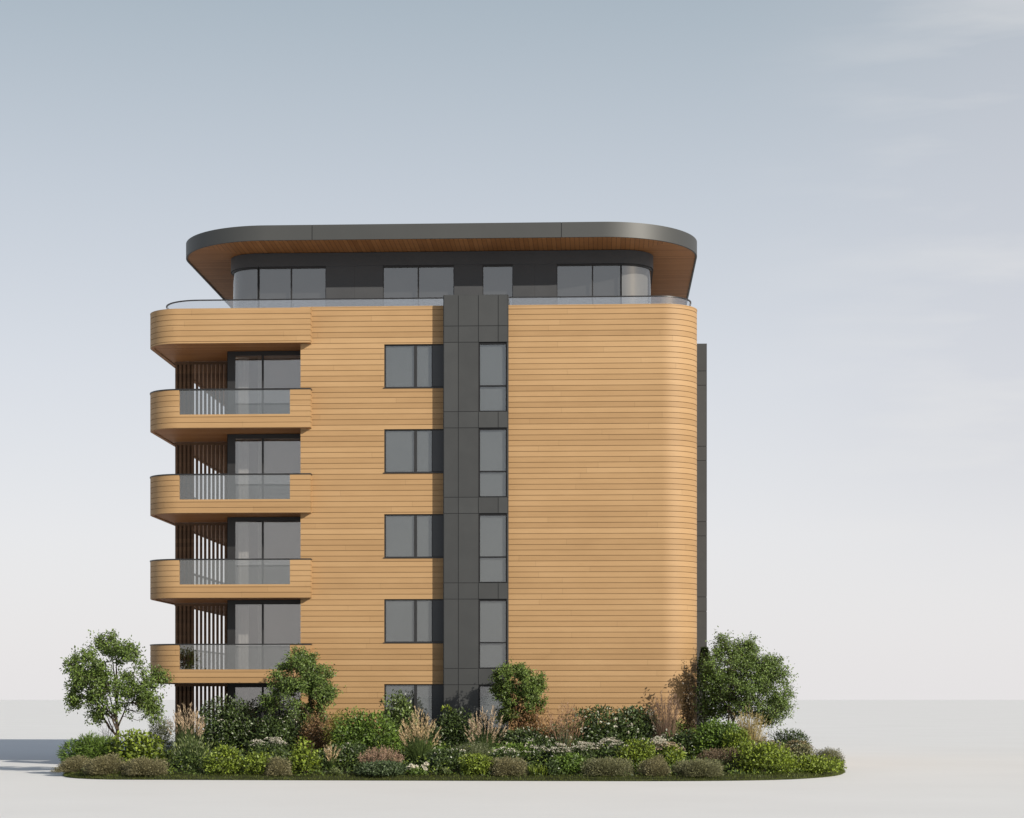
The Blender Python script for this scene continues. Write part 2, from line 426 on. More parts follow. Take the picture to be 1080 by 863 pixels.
# --- slatted timber screens across the side balcony
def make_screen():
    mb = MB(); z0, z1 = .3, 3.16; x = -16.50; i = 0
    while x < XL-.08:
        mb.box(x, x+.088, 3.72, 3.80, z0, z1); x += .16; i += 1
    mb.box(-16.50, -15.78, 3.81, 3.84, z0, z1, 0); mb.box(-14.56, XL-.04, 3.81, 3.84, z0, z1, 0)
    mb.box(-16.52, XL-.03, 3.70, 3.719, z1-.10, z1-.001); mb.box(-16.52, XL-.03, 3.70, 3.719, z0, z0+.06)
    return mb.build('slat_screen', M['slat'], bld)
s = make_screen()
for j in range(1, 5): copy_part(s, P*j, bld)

# --- terrace balustrade
rail_path = [(-16.36, 19.2)] + arc(-16.36+1.5, .25+1.5, 1.5, 180, 270, 16) + [(3.28-1.3, .25)] + arc(3.28-1.3, .25+1.3, 1.3, -90, 0, 16)[1:] + [(3.28, 19.2)]
mb = MB(); mb.sweep(rail_path, [(.03, 17.27), (.03, 17.31), (-.03, 17.31), (-.03, 17.27), (.03, 17.27)], caps=True)
rl = mb.build('terrace_handrail', M['rail'], bld, smooth=40)
mb = MB(); mb.sweep(rail_path, [(.008, 15.98), (.008, 17.269), (-.008, 17.269), (-.008, 15.98)], caps=False)
mb.build('glass_balustrade', M['terraceglass'], rl, smooth=40)

# --- penthouse storey
PX0, PX1, PY0, PY1, PR = -14.16, 1.91, 1.9, 18.0, 1.2
PZ0, PZH, PZ1 = 15.96, 18.86, 19.36
pfl = arc(PX0+PR, PY0+PR, PR, 180, 270, 20)
pfr = arc(PX1-PR, PY0+PR, PR, -90, 0, 20)
pen = [(PX0, PY1)] + pfl + pfr + [(PX1, PY1), (PX0, PY1)]
mb = MB()
mb.sweep(pen, [(-.24, PZ0), (-.24, PZH)], 1)
mb.sweep(pen, [(-.2, PZH), (.03, PZH), (.03, PZ1), (-.2, PZ1)], 0)
def psolid(x0, x1): mb.box(x0, x1, PY0-.012, PY0+.2, PZ0, PZH-.001, 0)
for x0, x1 in ((-10.38, -8.23), (-5.55, -4.48), (-3.34, -1.70)):
    psolid(x0, x1)
    if x1-x0 > 1.5: mb.box((x0+x1)/2-.004, (x0+x1)/2+.004, PY0-.014, PY0-.0121, PZ0, PZH-.002, 2)
for xx, sgn in ((PX0, -1), (PX1, 1)):
    for y0, y1 in ((5.6, 8.0), (10.5, 12.0), (15.0, PY1)):
        mb.box(min(xx, xx-sgn*.2), max(xx, xx-sgn*.2), y0, y1, PZ0, PZH-.001, 0)
mb.box(PX0+.1, PX1-.1, PY1-.01, PY1+.02, PZ0, PZH-.001, 0)
mb.build('penthouse_wall', [M['darkpanel'], M['dim'], M['frame']], bld, smooth=30)
def pwin(path, mull=(), sheer=None):
    """window following the wall: frame with head and posts, panes"""
    mb = MB()
    mb.sweep(path, [(-.10, PZH-.07), (-.02, PZH-.07), (-.02, PZH-.001), (-.10, PZH-.001), (-.10, PZH-.07)], caps=True)
    mb.sweep(path, [(-.10, PZ0), (-.02, PZ0), (-.02, PZ0+.07), (-.10, PZ0+.07), (-.10, PZ0)], caps=True)
    posts = list(mull) + [path[0], path[-1]]
    for (x, y) in posts:
        dx = .03 if abs(y-PY0) < .05 else 0
        if dx: mb.box(x-.025, x+.025, y+.022, y+.1, PZ0+.07, PZH-.07)
        else:
            sg = 1 if x > -6 else -1
            mb.box(min(x-sg*.022, x-sg*.1), max(x-sg*.022, x-sg*.1), y-.025, y+.025, PZ0+.07, PZH-.07)
    o = mb.build('penthouse_window', M['frame'], bld, smooth=30)
    mb = MB(); mb.sweep(path, [(-.06, PZ0+.07), (-.06, PZH-.07)]); mb.build('pane', M['penglass'], o, smooth=40)
    if sheer:
        mb = MB(); mb.sweep(sheer, [(-.18, PZ0+.02), (-.18, PZH-.03)]); mb.build('curtain', M['sheer'], o, smooth=40)
    return o
pwin([(PX0, 5.6)] + pfl)
pwin([(-12.93, PY0), (-10.38, PY0)], [(-11.70, PY0)])
pwin([(-8.23, PY0), (-5.55, PY0)], [(-6.90, PY0)])
pwin([(-4.48, PY0), (-3.34, PY0)])
pwin([(-1.70, PY0), (.70, PY0)], [(-.36, PY0)])
pwin(pfr + [(PX1, 5.6)], sheer=pfr + [(PX1, 5.4)])
for xx, rev in ((PX0, True), (PX1, False)):
    for y0, y1 in ((8.0, 10.5), (12.0, 15.0)):
        pth = [(xx, y0), (xx, y1)]
        pwin(pth[::-1] if rev else pth)

# --- roof
RX0, RX1, RY0, RY1, RR = -15.91, 3.60, -.30, 20.3, 3.6
RZ0, RZ1 = 19.35, 19.90
fl = arc(RX0+RR, RY0+RR, RR, 180, 270, 32); fr = arc(RX1-RR, RY0+RR, RR, -90, 0, 32)
br = arc(RX1-RR, RY1-RR, RR, 0, 90, 24); bl = arc(RX0+RR, RY1-RR, RR, 90, 180, 24)
ring = fl + fr + br + bl
mb = MB(); mb.prism(inset(ring + [ring[0]], .05)[:-1], RZ0+.06, RZ1-.012, 0)
roof = mb.build('roof', M['metal'], bld)
mb = MB()
prof = [(-.06, RZ0), (0, RZ0), (0, RZ1), (-.25, RZ1), (-.25, RZ1-.03)]
J1, J2 = -10.59, -1.48; e = .012
mb.sweep([(RX0, RY1-RR-.5), (RX0, 8.0+e)], prof); mb.sweep([(RX0, 8.0-e)] + fl + [(J1-e, RY0)], prof)
mb.sweep([(J1+e, RY0), (J2-e, RY0)], prof); mb.sweep([(J2+e, RY0)] + fr + [(RX1, 8.0-e)], prof); mb.sweep([(RX1, 8.0+e)] + br + bl + [(RX0, RY1-RR-.5)], prof)
mb.sweep(inset(ring + [ring[0]], .02), [(0, RZ0+.002), (0, RZ1-.004)], 1)
mb.build('fascia', [M['fascia'], M['frame']], roof, smooth=30)
mb = MB(); zsf = RZ0+.03; k = 4.4
ins = inset(ring, .03)
nf = len(fl)
fl_, fr_ = ins[:nf], ins[nf:2*nf]; br_ = ins[2*nf:2*nf+25]; bl_ = ins[2*nf+25:]
hf, hb = nf//2, 12
def sof(poly, swap):
    poly = poly[::-1]
    mb.face([(x, y, zsf) for x, y in poly], [((y, x) if swap else (x, y)) for x, y in poly], 0)
sof(fl_[hf:] + fr_[:hf+1] + [(RX1-k, RY0+k), (RX0+k, RY0+k)], True)
sof(fr_[hf:] + br_[:hb+1] + [(RX1-k, RY1-k), (RX1-k, RY0+k)], False)
sof(br_[hb:] + bl_[:hb+1] + [(RX0+k, RY1-k), (RX1-k, RY1-k)], True)
sof(bl_[hb:] + fl_[:hf+1] + [(RX0+k, RY0+k), (RX0+k, RY1-k)], False)
mb.build('soffit', M['soffit'], roof)

# ------------------------------------------------------------------ ground
m, nt, out = mat('pale_paving'); L = nt.links.new
geo = N(nt, 'ShaderNodeNewGeometry')
nz = N(nt, 'ShaderNodeTexNoise', i_Scale=.12, i_Detail=7.0, i_Roughness=.6); L(geo.outputs['Position'], nz.inputs['Vector'])
nz2 = N(nt, 'ShaderNodeTexNoise', i_Scale=9.0, i_Detail=6.0, i_Roughness=.65); L(geo.outputs['Position'], nz2.inputs['Vector'])
f = math_(nt, 'ADD', math_(nt, 'MULTIPLY', nz.outputs['Fac'], .7), math_(nt, 'MULTIPLY', nz2.outputs['Fac'], .3))
c = ramp(nt, f, [(.25, (.655, .65, .64)), (.75, (.715, .712, .705))])
b = N(nt, 'ShaderNodeBsdfPrincipled', i_Roughness=.75); b.inputs['Specular IOR Level'].default_value = .2
L(c, b.inputs['Base Color']); L(b.outputs[0], out.inputs[0]); M['ground'] = m
mb = MB(); G = 20000; mb.face([(-G, -G, 0), (G, -G, 0), (G, G, 0), (-G, G, 0)])
tag(mb.build('ground', M['ground']), kind='structure')

# ------------------------------------------------------------------ planting bed
def bez(p0, p1, p2, n):
    return [((1-t)**2*p0[0]+2*t*(1-t)*p1[0]+t*t*p2[0], (1-t)**2*p0[1]+2*t*(1-t)*p1[1]+t*t*p2[1]) for t in [i/n for i in range(n)]]
outline = []
outline += bez((-18.45, -2.5), (-18.4, -9.0), (-15.6, -9.9), 16)
outline += bez((-15.6, -9.9), (-6, -10.45), (0, -10.42), 14)
outline += bez((0, -10.42), (4.5, -10.45), (6.1, -8.7), 12)
outline += bez((6.1, -8.7), (8.6, -5.9), (8.6, .3), 16)
outline += bez((8.6, .3), (8.5, 12), (7.6, 20), 10) + bez((7.6, 20), (7, 24), (2, 24), 8)
outline += bez((2, 24), (-12, 24.4), (-17, 24), 10) + bez((-17, 24), (-18.7, 22), (-18.7, 14), 8) + bez((-18.7, 14), (-18.5, 6), (-18.45, -2.5), 10)
OUT = np.array(outline)
def edge_dist(x, y):
    a = OUT; b = np.roll(OUT, -1, 0); d = b-a
    t = np.clip(((x-a[:,0])*d[:,0]+(y-a[:,1])*d[:,1])/(d**2).sum(1), 0, 1)
    return float(np.sqrt(((a[:,0]+t*d[:,0]-x)**2+(a[:,1]+t*d[:,1]-y)**2).min()))
def inside(x, y):
    a = OUT; b = np.roll(OUT, -1, 0)
    c = (a[:,1] > y) != (b[:,1] > y)
    xi = (b[:,0]-a[:,0])*(y-a[:,1])/np.where(b[:,1]==a[:,1], 1e-9, b[:,1]-a[:,1])+a[:,0]
    return bool((c & (x < xi)).sum() % 2)
def bed_z(x, y):
    d = edge_dist(x, y) if inside(x, y) else 0
    return .05 + .08*min(1, d/.5)**.5 + .20*min(1, d/4)
# bed: kerb-less soil mound, rings moving inward
mb = MB(); cen = OUT.mean(0)
def ring_at(d):
    n = len(OUT); a = np.roll(OUT, 1, 0); b = np.roll(OUT, -1, 0); t = b-a; t /= np.linalg.norm(t, axis=1)[:, None]
    nrm = np.stack([-t[:,1], t[:,0]], 1)
    return OUT + nrm*d
rs = [(0.0, 0.0), (.01, .04), (.06, .07), (.2, .105), (.5, .15), (1.5, .205), (3.0, .28), (4.0, .33)]
pts = []
for d, z in rs: pts.append([(x, y, z-.01) for x, y in ring_at(d)])
n = len(OUT)
for r0, r1 in zip(pts[:-1], pts[1:]):
    for i in range(n):
        k = (i+1) % n
        mb.face([r0[i], r0[k], r1[k], r1[i]], [(p[0], p[1]) for p in (r0[i], r0[k], r1[k], r1[i])])
mb.face(pts[-1], [(p[0], p[1]) for p in pts[-1]])
M['soil'] = plain_mat('planted_soil', (.030, .034, .014), .95, 0, .1, .5, 5.0)
tag(mb.build('planting_bed', M['soil'], smooth=60), kind='structure')

# ------------------------------------------------------------------ leaf and blade meshes
rng = np.random.default_rng(11)
class LB:
    """leaf-sized faces, gathered as arrays"""
    def __init__(s): s.V = []; s.F = []; s.n = 0; s.M = []
    def quads(s, q, m=0):
        q = np.asarray(q, np.float32); k = len(q)
        if not k: return s
        s.V.append(q.reshape(-1, 3)); s.F.append(np.arange(k*4).reshape(k, 4)+s.n); s.n += k*4
        s.M.append(np.full(k, m, np.int32)); return s
    def leaves(s, p, d, ln, wd, m=0, droop=.15, up=None):
        """pointed leaves at p along d"""
        p = np.asarray(p, float); k = len(p)
        if not k: return s
        d = d/(np.linalg.norm(d, axis=1)[:, None]+1e-9)
        r = rng.normal(size=(k, 3)) if up is None else np.asarray(up)+rng.normal(size=(k, 3))*.45
        side = np.cross(d, r); side /= np.linalg.norm(side, axis=1)[:, None]+1e-9
        nrm = np.cross(side, d)
        L = (ln*rng.uniform(.7, 1.25, k))[:, None]; W = (wd*rng.uniform(.75, 1.2, k))[:, None]
        mid = p + d*L*.45
        tip = p + d*L - nrm*L*droop
        a = mid + side*W*.5 + nrm*W*.18; b = mid - side*W*.5 + nrm*W*.18
        return s.quads(np.stack([p, a, tip, b], 1), m)
    def blades(s, p, tip, sag, wd, seg=3, m=0):
        """narrow strips from p to tip, arching outward by sag"""
        p = np.asarray(p, float); tip = np.asarray(tip, float); k = len(p)
        if not k: return s
        d = tip-p; h = d.copy(); h[:, 2] = 0; hn = np.linalg.norm(h, axis=1)[:, None]+1e-6
        side = np.stack([-h[:,1], h[:,0], np.zeros(k)], 1)/hn
        rot = rng.normal(size=(k, 3))*.6; side = side+rot; side /= np.linalg.norm(side, axis=1)[:, None]
        mid = p + d*.5 + np.array([0, 0, 1.0])*(np.asarray(sag).reshape(-1, 1) if np.ndim(sag) else sag)
        def at(t): return (1-t)**2*p + 2*t*(1-t)*(2*mid-.5*(p+tip)) + t*t*tip
        prev = at(0.0); w0 = wd
        for i in range(1, seg+1):
            t = i/seg; cur = at(t); w1 = wd*(1-t*.9)
            s.quads(np.stack([prev-side*w0*.5, prev+side*w0*.5, cur+side*w1*.5, cur-side*w1*.5], 1), m)
            prev = cur; w0 = w1
        return s
    def build(s, name, mats, parent=None):
        V = np.concatenate(s.V); F = np.concatenate(s.F); Mi = np.concatenate(s.M)
        me = bpy.data.meshes.new(name)
        me.vertices.add(len(V)); me.vertices.foreach_set('co', V.ravel())
        me.loops.add(F.size); me.loops.foreach_set('vertex_index', F.ravel().astype(np.int32))
        me.polygons.add(len(F)); me.polygons.foreach_set('loop_start', np.arange(0, F.size, 4, dtype=np.int32))
        me.polygons.foreach_set('material_index', Mi)
        for mt in (mats if isinstance(mats, (list, tuple)) else [mats]): me.materials.append(mt)
        me.update(calc_edges=True); me.validate()
        return link(name, me, parent)
def sph(k, zmin=-1.0):
    v = rng.normal(size=(int(k*2.5)+20, 3)); v /= np.linalg.norm(v, axis=1)[:, None]
    v = v[v[:, 2] > zmin][:k]
    return v

def lm(name, base, hue=.0, spread=.45, trans=.3, gloss=.35, rough=.5):
    c1 = tuple(x*(1-spread) for x in base); c3 = (base[0]*(1+spread*1.1), base[1]*(1+spread), base[2]*(1+spread*.6))
    M[name] = leaf_mat(name, c1, base, c3, trans, gloss, rough)
lm('leaf_tree', (.106, .160, .038), spread=.7, trans=.32)
lm('leaf_tree_fine', (.106, .160, .042), spread=.7, trans=.32)
lm('leaf_lime', (0.156, 0.210, 0.033), spread=.8, trans=.35)
lm('leaf_mid', (0.095, 0.156, 0.029), spread=.7, trans=.3)
lm('leaf_dark', (0.049, 0.076, 0.022), spread=.6, trans=.15, gloss=.5, rough=.4)
lm('leaf_glossy', (0.087, 0.127, 0.037), spread=.7, trans=.2, gloss=.5, rough=.4)
lm('leaf_willow', (0.095, 0.110, 0.045), spread=.4)
lm('leaf_yellow', (0.170, 0.180, 0.040), spread=.4)
lm('leaf_red', (.145, .090, .046), spread=.5)
lm('leaf_darkred', (.052, .036, .018), spread=.55, trans=.2)
lm('leaf_orange', (0.165, 0.092, 0.042), spread=.5)
lm('leaf_khaki', (.185, .170, .092), spread=.4, trans=.15)
lm('leaf_khakigreen', (.165, .166, .088), spread=.4, trans=.15)
lm('leaf_grey', (0.125, 0.145, 0.075), spread=.4, trans=.15)
lm('leaf_blue', (.062, .092, .040), spread=.5, trans=.2)
lm('blade_green', (0.075, 0.112, 0.035), spread=.5)
lm('blade_blue', (0.094, 0.125, 0.075), spread=.45)
lm('blade_pale', (0.188, 0.225, 0.100), spread=.6)
lm('grass_edge', (0.106, 0.131, 0.030), spread=.5, trans=.25)
lm('cover_leaf', (0.060, 0.092, 0.022), spread=.6, trans=.2)
lm('plume_tan', (.47, .365, .22), spread=.3, trans=.25)
lm('plume_pink', (.45, .35, .245), spread=.3, trans=.25)
lm('plume_straw', (0.340, 0.280, 0.130), spread=.35, trans=.25)
lm('plume_brown', (0.260, 0.160, 0.100), spread=.35, trans=.2)
lm('plume_purple', (.190, .128, .092), spread=.4, trans=.2)
lm('heather_pink', (0.290, 0.195, 0.140), spread=.35, trans=.2)
lm('heather_mauve', (0.150, 0.108, 0.072), spread=.4, trans=.2)
lm('petal_white', (.66, .63, .54), spread=.18, trans=.25, gloss=.1)
lm('petal_cream', (0.500, 0.400, 0.300), spread=.25, trans=.2, gloss=.1)
lm('petal_dry', (0.330, 0.270, 0.160), spread=.35, trans=.2, gloss=.1)
M['bark'] = plain_mat('bark', (.070, .054, .040), .9, 0, .1, .4, 14.0)
M['twig'] = plain_mat('twig', (.060, .036, .034), .9, 0, .1, .4, 14.0)

# ------------------------------------------------------------------ trees
def make_tree(name, loc, x0, x1, ztop, zbot, leaf, mat_, seed, label, nleaf, trunk_r=.075, lean=0.0, stems=1, lobes=None, fork=.42, ncl=105):
    """trunk with limbs that reach every leaf cluster; the crown is the union of uneven lobes"""
    global rng
    rng = np.random.default_rng(seed); rd = random.Random(seed)
    X, Y = loc; zb = bed_z(X, Y)-.05
    root = empty(name, (X, Y, zb))
    tag(root, label, 'tree', None, 'thing')
    W = x1-x0; cx = (x0+x1)/2-X; H = ztop-zbot; zc0 = zbot-zb; dep = W*.46
    if lobes is None:                        # (x, y, z in crown units -.5...5, 0...1 ; radius)
        lobes = [(0, 0, .55, .36), (-.27, .1, .36, .23), (.27, -.1, .38, .24), (.02, .2, .82, .18), (-.14, -.2, .66, .24), (.17, .15, .66, .24), (-.36, -.1, .24, .13), (.38, .12, .24, .12), (.08, -.25, .34, .26)]
    C = []
    tries = 0
    while len(C) < ncl and tries < 6000:
        tries += 1
        lx, ly, lz, lr = rd.choice(lobes)
        v = np.array([rd.gauss(0, 1) for _ in range(3)]); v /= np.linalg.norm(v)
        rr = rd.uniform(.25, 1.0)**.5*lr
        c = np.array([cx+(lx+v[0]*rr)*W, ly*dep*2+v[1]*rr*W, zc0+lz*H+v[2]*rr*H*.92])
        if c[2] < zc0 or abs(c[0]-cx) > W*.42: continue
        if any(np.linalg.norm(c-q) < .19*W/3.8 for q in C): continue
        C.append(c)
    tk = MB(); lb = LB()
    fz = (zc0)*fork*1.9
    tops = []
    for sidx in range(stems):
        ang = sidx*2*pi/max(stems, 1)+.7
        b0 = np.array([cos(ang)*.05*(stems > 1), sin(ang)*.05*(stems > 1), 0])
        top = np.array([cx*.55+lean+cos(ang)*.35*(stems > 1), sin(ang)*.3*(stems > 1), zc0+H*.72])
        mid = (b0+top)*.5; mid[0] = b0[0]*.7+top[0]*.3
        pts = []
        for i in range(9):
            t = i/8; q = (1-t)**2*b0+2*t*(1-t)*mid+t*t*top
            q = q+np.array([rd.uniform(-1, 1), rd.uniform(-1, 1), 0])*.035*(0 < i < 8); pts.append(q)
        tk.tube(pts, [trunk_r*(1-.86*i/8)*(1.35 if i == 0 else 1) for i in range(9)], 8)
        tops.append(np.array(pts))
    # limbs
    nl = 11; limbs = []
    order = sorted(range(len(C)), key=lambda i: rd.random())
    for i in order[:nl]:
        st = tops[i % stems]; c = C[i]
        f = min(.95, max(.30, (c[2]-fz*.6)/(st[-1][2])*.72)); k = f*8; i0 = int(k); p0 = st[i0]+(st[min(8, i0+1)]-st[i0])*(k-i0)
        m_ = p0*.45+c*.55; m_[2] = p0[2]+(c[2]-p0[2])*.38+.05
        pl = [(1-t)**2*p0+2*t*(1-t)*m_+t*t*c + np.array([rd.uniform(-1,1) for _ in range(3)])*.03*(0 < t < 1) for t in [j/6 for j in range(7)]]
        tk.tube(pl, [trunk_r*.46*(1-.82*j/6) for j in range(7)], 6); limbs.append(np.array(pl))
    allp = np.concatenate(limbs+[t[4:] for t in tops])
    for i in order[nl:]:
        c = C[i]; dd = np.linalg.norm(allp-c, axis=1)+.6*np.maximum(0, allp[:, 2]-c[2]); p0 = allp[dd.argmin()]
        m_ = (p0+c)/2+np.array([rd.uniform(-1,1), rd.uniform(-1,1), rd.uniform(-.3,.6)])*.08; m_[2] -= .16*np.linalg.norm((c-p0)[:2])
        tk.tube([p0, (p0+m_)/2+.01, m_, c], [.013, .011, .009, .004], 4)
    per = nleaf//len(C)
    for c in C:
        # each cluster: a few leafy sprays pointing outward
        out = c-np.array([cx, 0, zc0+H*.35]); out /= np.linalg.norm(out)+1e-9
        ns = 9
        for s_ in range(ns):
            d = out*.8+rng.normal(size=3)*.75+np.array([0, 0, .12]); d /= np.linalg.norm(d)
            ln = rng.uniform(.22, .56)*W/3.8*(1.5 if rng.uniform() < .10 else 1)
            k = max(7, int(per/ns*rng.uniform(.3, 1.7)))
            t = rng.uniform(0.05, 1, k)[:, None]
            pp = c+d*ln*t+rng.normal(size=(k, 3))*.085*W/3.8+np.array([0, 0, -.10])*ln*t*t
            ld = d*.6+rng.normal(size=(k, 3))*.8; ld[:, 2] -= .25
            lb.leaves(pp, ld, leaf, leaf*.5, up=np.tile([.55, -.62, .62], (k, 1))+rng.normal(size=(k, 3))*.35)
            tk.tube([c, c+d*ln*.9+np.array([0, 0, -.06])*ln], [.006, .002], 3)
    tk.build('trunk', M['bark'], root, smooth=50)
    lb.build('crown', M[mat_], root)
    return root
make_tree('garden_tree', (-16.77, -4.5), -18.45, -15.15, 4.58, 1.95, .105, 'leaf_tree', 5, 'leftmost tree, a broad open crowned tree on a single visible trunk beside the balconies', 16500, .085,
          lobes=[(-.08, 0, .62, .33), (-.30, .1, .36, .21), (.26, -.1, .36, .25), (-.12, .2, .93, .12), (.14, -.2, .80, .16), (-.22, -.2, .62, .2), (-.43, -.1, .2, .08), (.42, .12, .50, .10), (.12, -.25, .30, .26), (-.36, .1, .52, .12), (-.18, 0, .07, .07), (.30, .1, .12, .14)], ncl=115)
make_tree('garden_tree', (-10.05, -3.0), -11.95, -9.35, 4.20, 1.85, .088, 'leaf_tree_fine', 15, 'second tree from the left, covering the right end of the lowest balcony', 18500, .055,
          lobes=[(.05, 0, .62, .34), (-.2, .1, .48, .2), (.28, -.1, .46, .22), (.02, .2, .86, .16), (-.36, -.1, .30, .14), (.1, -.2, .30, .34), (.14, .1, .08, .22), (.36, 0, .40, .14), (-.06, -.2, .68, .24), (.22, .1, .70, .2), (.02, 0, .45, .3)], ncl=125)
make_tree('garden_tree', (-2.95, -2.4), -3.98, -1.84, 3.86, 1.80, .082, 'leaf_tree', 23, 'third tree from the left, a small round crown before the foot of the metal tower', 16000, .05,
          lobes=[(.0, 0, .55, .36), (-.26, .1, .40, .22), (.28, -.1, .46, .2), (.02, .2, .86, .15), (-.2, -.1, .72, .2), (.2, -.2, .70, .2), (.2, .1, .15, .2), (-.18, .1, .16, .22), (0, -.1, .35, .3), (.1, -.2, .6, .25)], ncl=110)
make_tree('garden_tree', (4.58, 0.0), 3.42, 6.86, 4.74, 1.70, .085, 'leaf_tree_fine', 31, 'rightmost tree, a wide twin stemmed tree right of the narrow dark evergreen', 34000, .055, stems=2,
          lobes=[(-.16, 0, .66, .28), (.06, .1, .58, .3), (.3, -.1, .40, .23), (-.14, .2, .86, .15), (.02, .15, .84, .13), (-.33, -.1, .42, .2), (.40, .12, .26, .13), (.18, -.2, .34, .26), (-.30, .1, .20, .18), (.30, .1, .60, .17), (.02, -.2, .42, .26), (.22, .1, .16, .2), (.42, -.1, .16, .1), (-.02, .1, .30, .2), (.12, 0, .72, .16), (-.10, -.2, .55, .28), (-.22, -.2, .62, .18), (-.12, .2, .40, .22)], ncl=215)

# ------------------------------------------------------------------ shrubs, grasses, flowers
def lobed(W, H, D, n, leaf, wide, lb, m=0, lobes=9, lo=0.0, out=1.0, flat=.0, rough=.16):
    """leaves on an uneven union of lobes filling a W x D x H mound"""
    cs = []
    for i in range(lobes):
        a = rng.uniform(0, 2*pi); r = sqrt(rng.uniform(0, 1))*.30
        cs.append((cos(a)*r*W, sin(a)*r*D, H*rng.uniform(.26, .68)))
    cs.append((0, 0, H*.5))
    k = n//len(cs)
    for (x, y, z) in cs:
        rx = W*rng.uniform(.20, .34); ry = D*rng.uniform(.20, .34); rz = min(H*.38, H-z)*rng.uniform(.85, 1.15)
        rx = min(rx, W*.55-abs(x)); v = sph(k, -.75)
        s = rng.uniform(.45, 1.08, len(v))[:, None]**.5
        p = np.array([x, y, z])+v*s*np.array([rx, ry, rz])+rng.normal(size=(len(v), 3))*rough*leaf
        p[:, 2] = np.clip(p[:, 2], lo+.01, None)
        d = v*out+rng.normal(size=v.shape)*.7+np.array([0, 0, .25])
        lb.leaves(p, d, leaf, wide, m, up=v*.8+np.array([.30, -.35, .5]))
def skirt(W, H, D, n, leaf, wide, lb, m=0):
    """lower leaves down to the ground"""
    a = rng.uniform(0, 2*pi, n); r = rng.uniform(.55, 1.0, n)
    p = np.stack([np.cos(a)*r*W*.46, np.sin(a)*r*D*.46, rng.uniform(.02, .4, n)*H], 1)
    d = np.stack([np.cos(a), np.sin(a), rng.uniform(-.1, .8, n)], 1)+rng.normal(size=(n, 3))*.4
    lb.leaves(p, d, leaf, wide, m, up=np.stack([np.cos(a), np.sin(a), np.ones(n)], 1))
def stems(W, H, D, n, root, mt='bark', r=.012):
    mb = MB()
    for i in range(n):
        a = rng.uniform(0, 2*pi); q = rng.uniform(.1, .36)
        t = np.array([cos(a)*q*W, sin(a)*q*D, H*rng.uniform(.55, .85)])
        mb.tube([(t[0]*.12, t[1]*.12, -.05), (t[0]*.45, t[1]*.45, H*.3), tuple(t)], [r, r*.75, r*.3], 4)
    return mb.build('stem', M[mt], root)
def blooms(pts, rad, root, mt='petal_white', per=9, name='flower'):
    first = None
    for p in pts:
        if first is None:
            lb = LB(); v = sph(per, -.3); lb.leaves(v*rad*.35, v, rad*1.1, rad*.95, droop=.3); o = first = lb.build(name, M[mt], root)
        else:
            o = first.copy(); col.objects.link(o); o.parent = root
        o.location = p; o.rotation_euler = (0, 0, rng.uniform(0, 6)); o.scale = [rng.uniform(.8, 1.15)]*3
def surface_pts(W, H, D, n, front=True, zlo=.35):
    v = sph(n*4, zlo*.6); 
    if front: v = v[v[:, 1] < .25]
    v = v[:n]
    return v*np.array([W*.47, D*.47, H*.5])+np.array([0, 0, H*.52])
def umbels(W, D, zlo, zhi, n, rad, root, mt, cells=26):
    """flat flower heads on stalks, in tiers"""
    st = MB()
    for i in range(n):
        lb = LB()
        a = rng.uniform(0, 2*pi); q = sqrt(rng.uniform(0, 1))
        x, y = cos(a)*q*W*.46, sin(a)*q*D*.46; z = zlo+(zhi-zlo)*(1-.75*q*q)*rng.uniform(.72, 1.0)
        r = rad*rng.uniform(.65, 1.25); k = cells
        aa = rng.uniform(0, 2*pi, k); rr = np.sqrt(rng.uniform(0, 1, k))*r
        p = np.stack([x+np.cos(aa)*rr, y+np.sin(aa)*rr, z-.35*rr*rr/r+rng.uniform(-.012, .012, k)], 1)
        d = np.stack([np.cos(aa), np.sin(aa), rng.uniform(-.2, .5, k)], 1)
        lb.leaves(p, d, .045, .042, up=np.tile([0, 0, 1.0], (k, 1)), droop=.1); lb.build('flower', M[mt], root)
        st.tube([(x*.5, y*.5, 0), (x*.9, y*.9, z*.6), (x, y, z-.02)], [.008, .006, .005], 3)
    st.build('stem', M['blade_green'], root)
def dome(W, H, D, n, lb, m=0, wd=.010):
    """many fine upright shoots radiating from the centre"""
    v = sph(n, .02); n = len(v)
    k = rng.uniform(.80, 1.04, n)[:, None]
    ph = rng.uniform(0, 6); lump = 1+.16*np.sin(v[:, 0]*5+ph)*np.cos(v[:, 1]*4+ph)+.07*np.sin(v[:, 2]*7+ph*2)
    tip = v*np.array([W*.5, D*.5, H])*k*lump[:, None]
    base = tip*np.array([.42, .42, .30])+rng.normal(size=(n, 3))*.02
    base[:, 2] = np.abs(base[:, 2])
    lb.blades(base, tip+rng.normal(size=(n, 3))*.03, .015, wd, 2, m)
    q = tip*rng.uniform(.86, 1.0, (n, 1))
    lb.leaves(q, v+rng.normal(size=(n, 3))*.45, .062, .017, m)
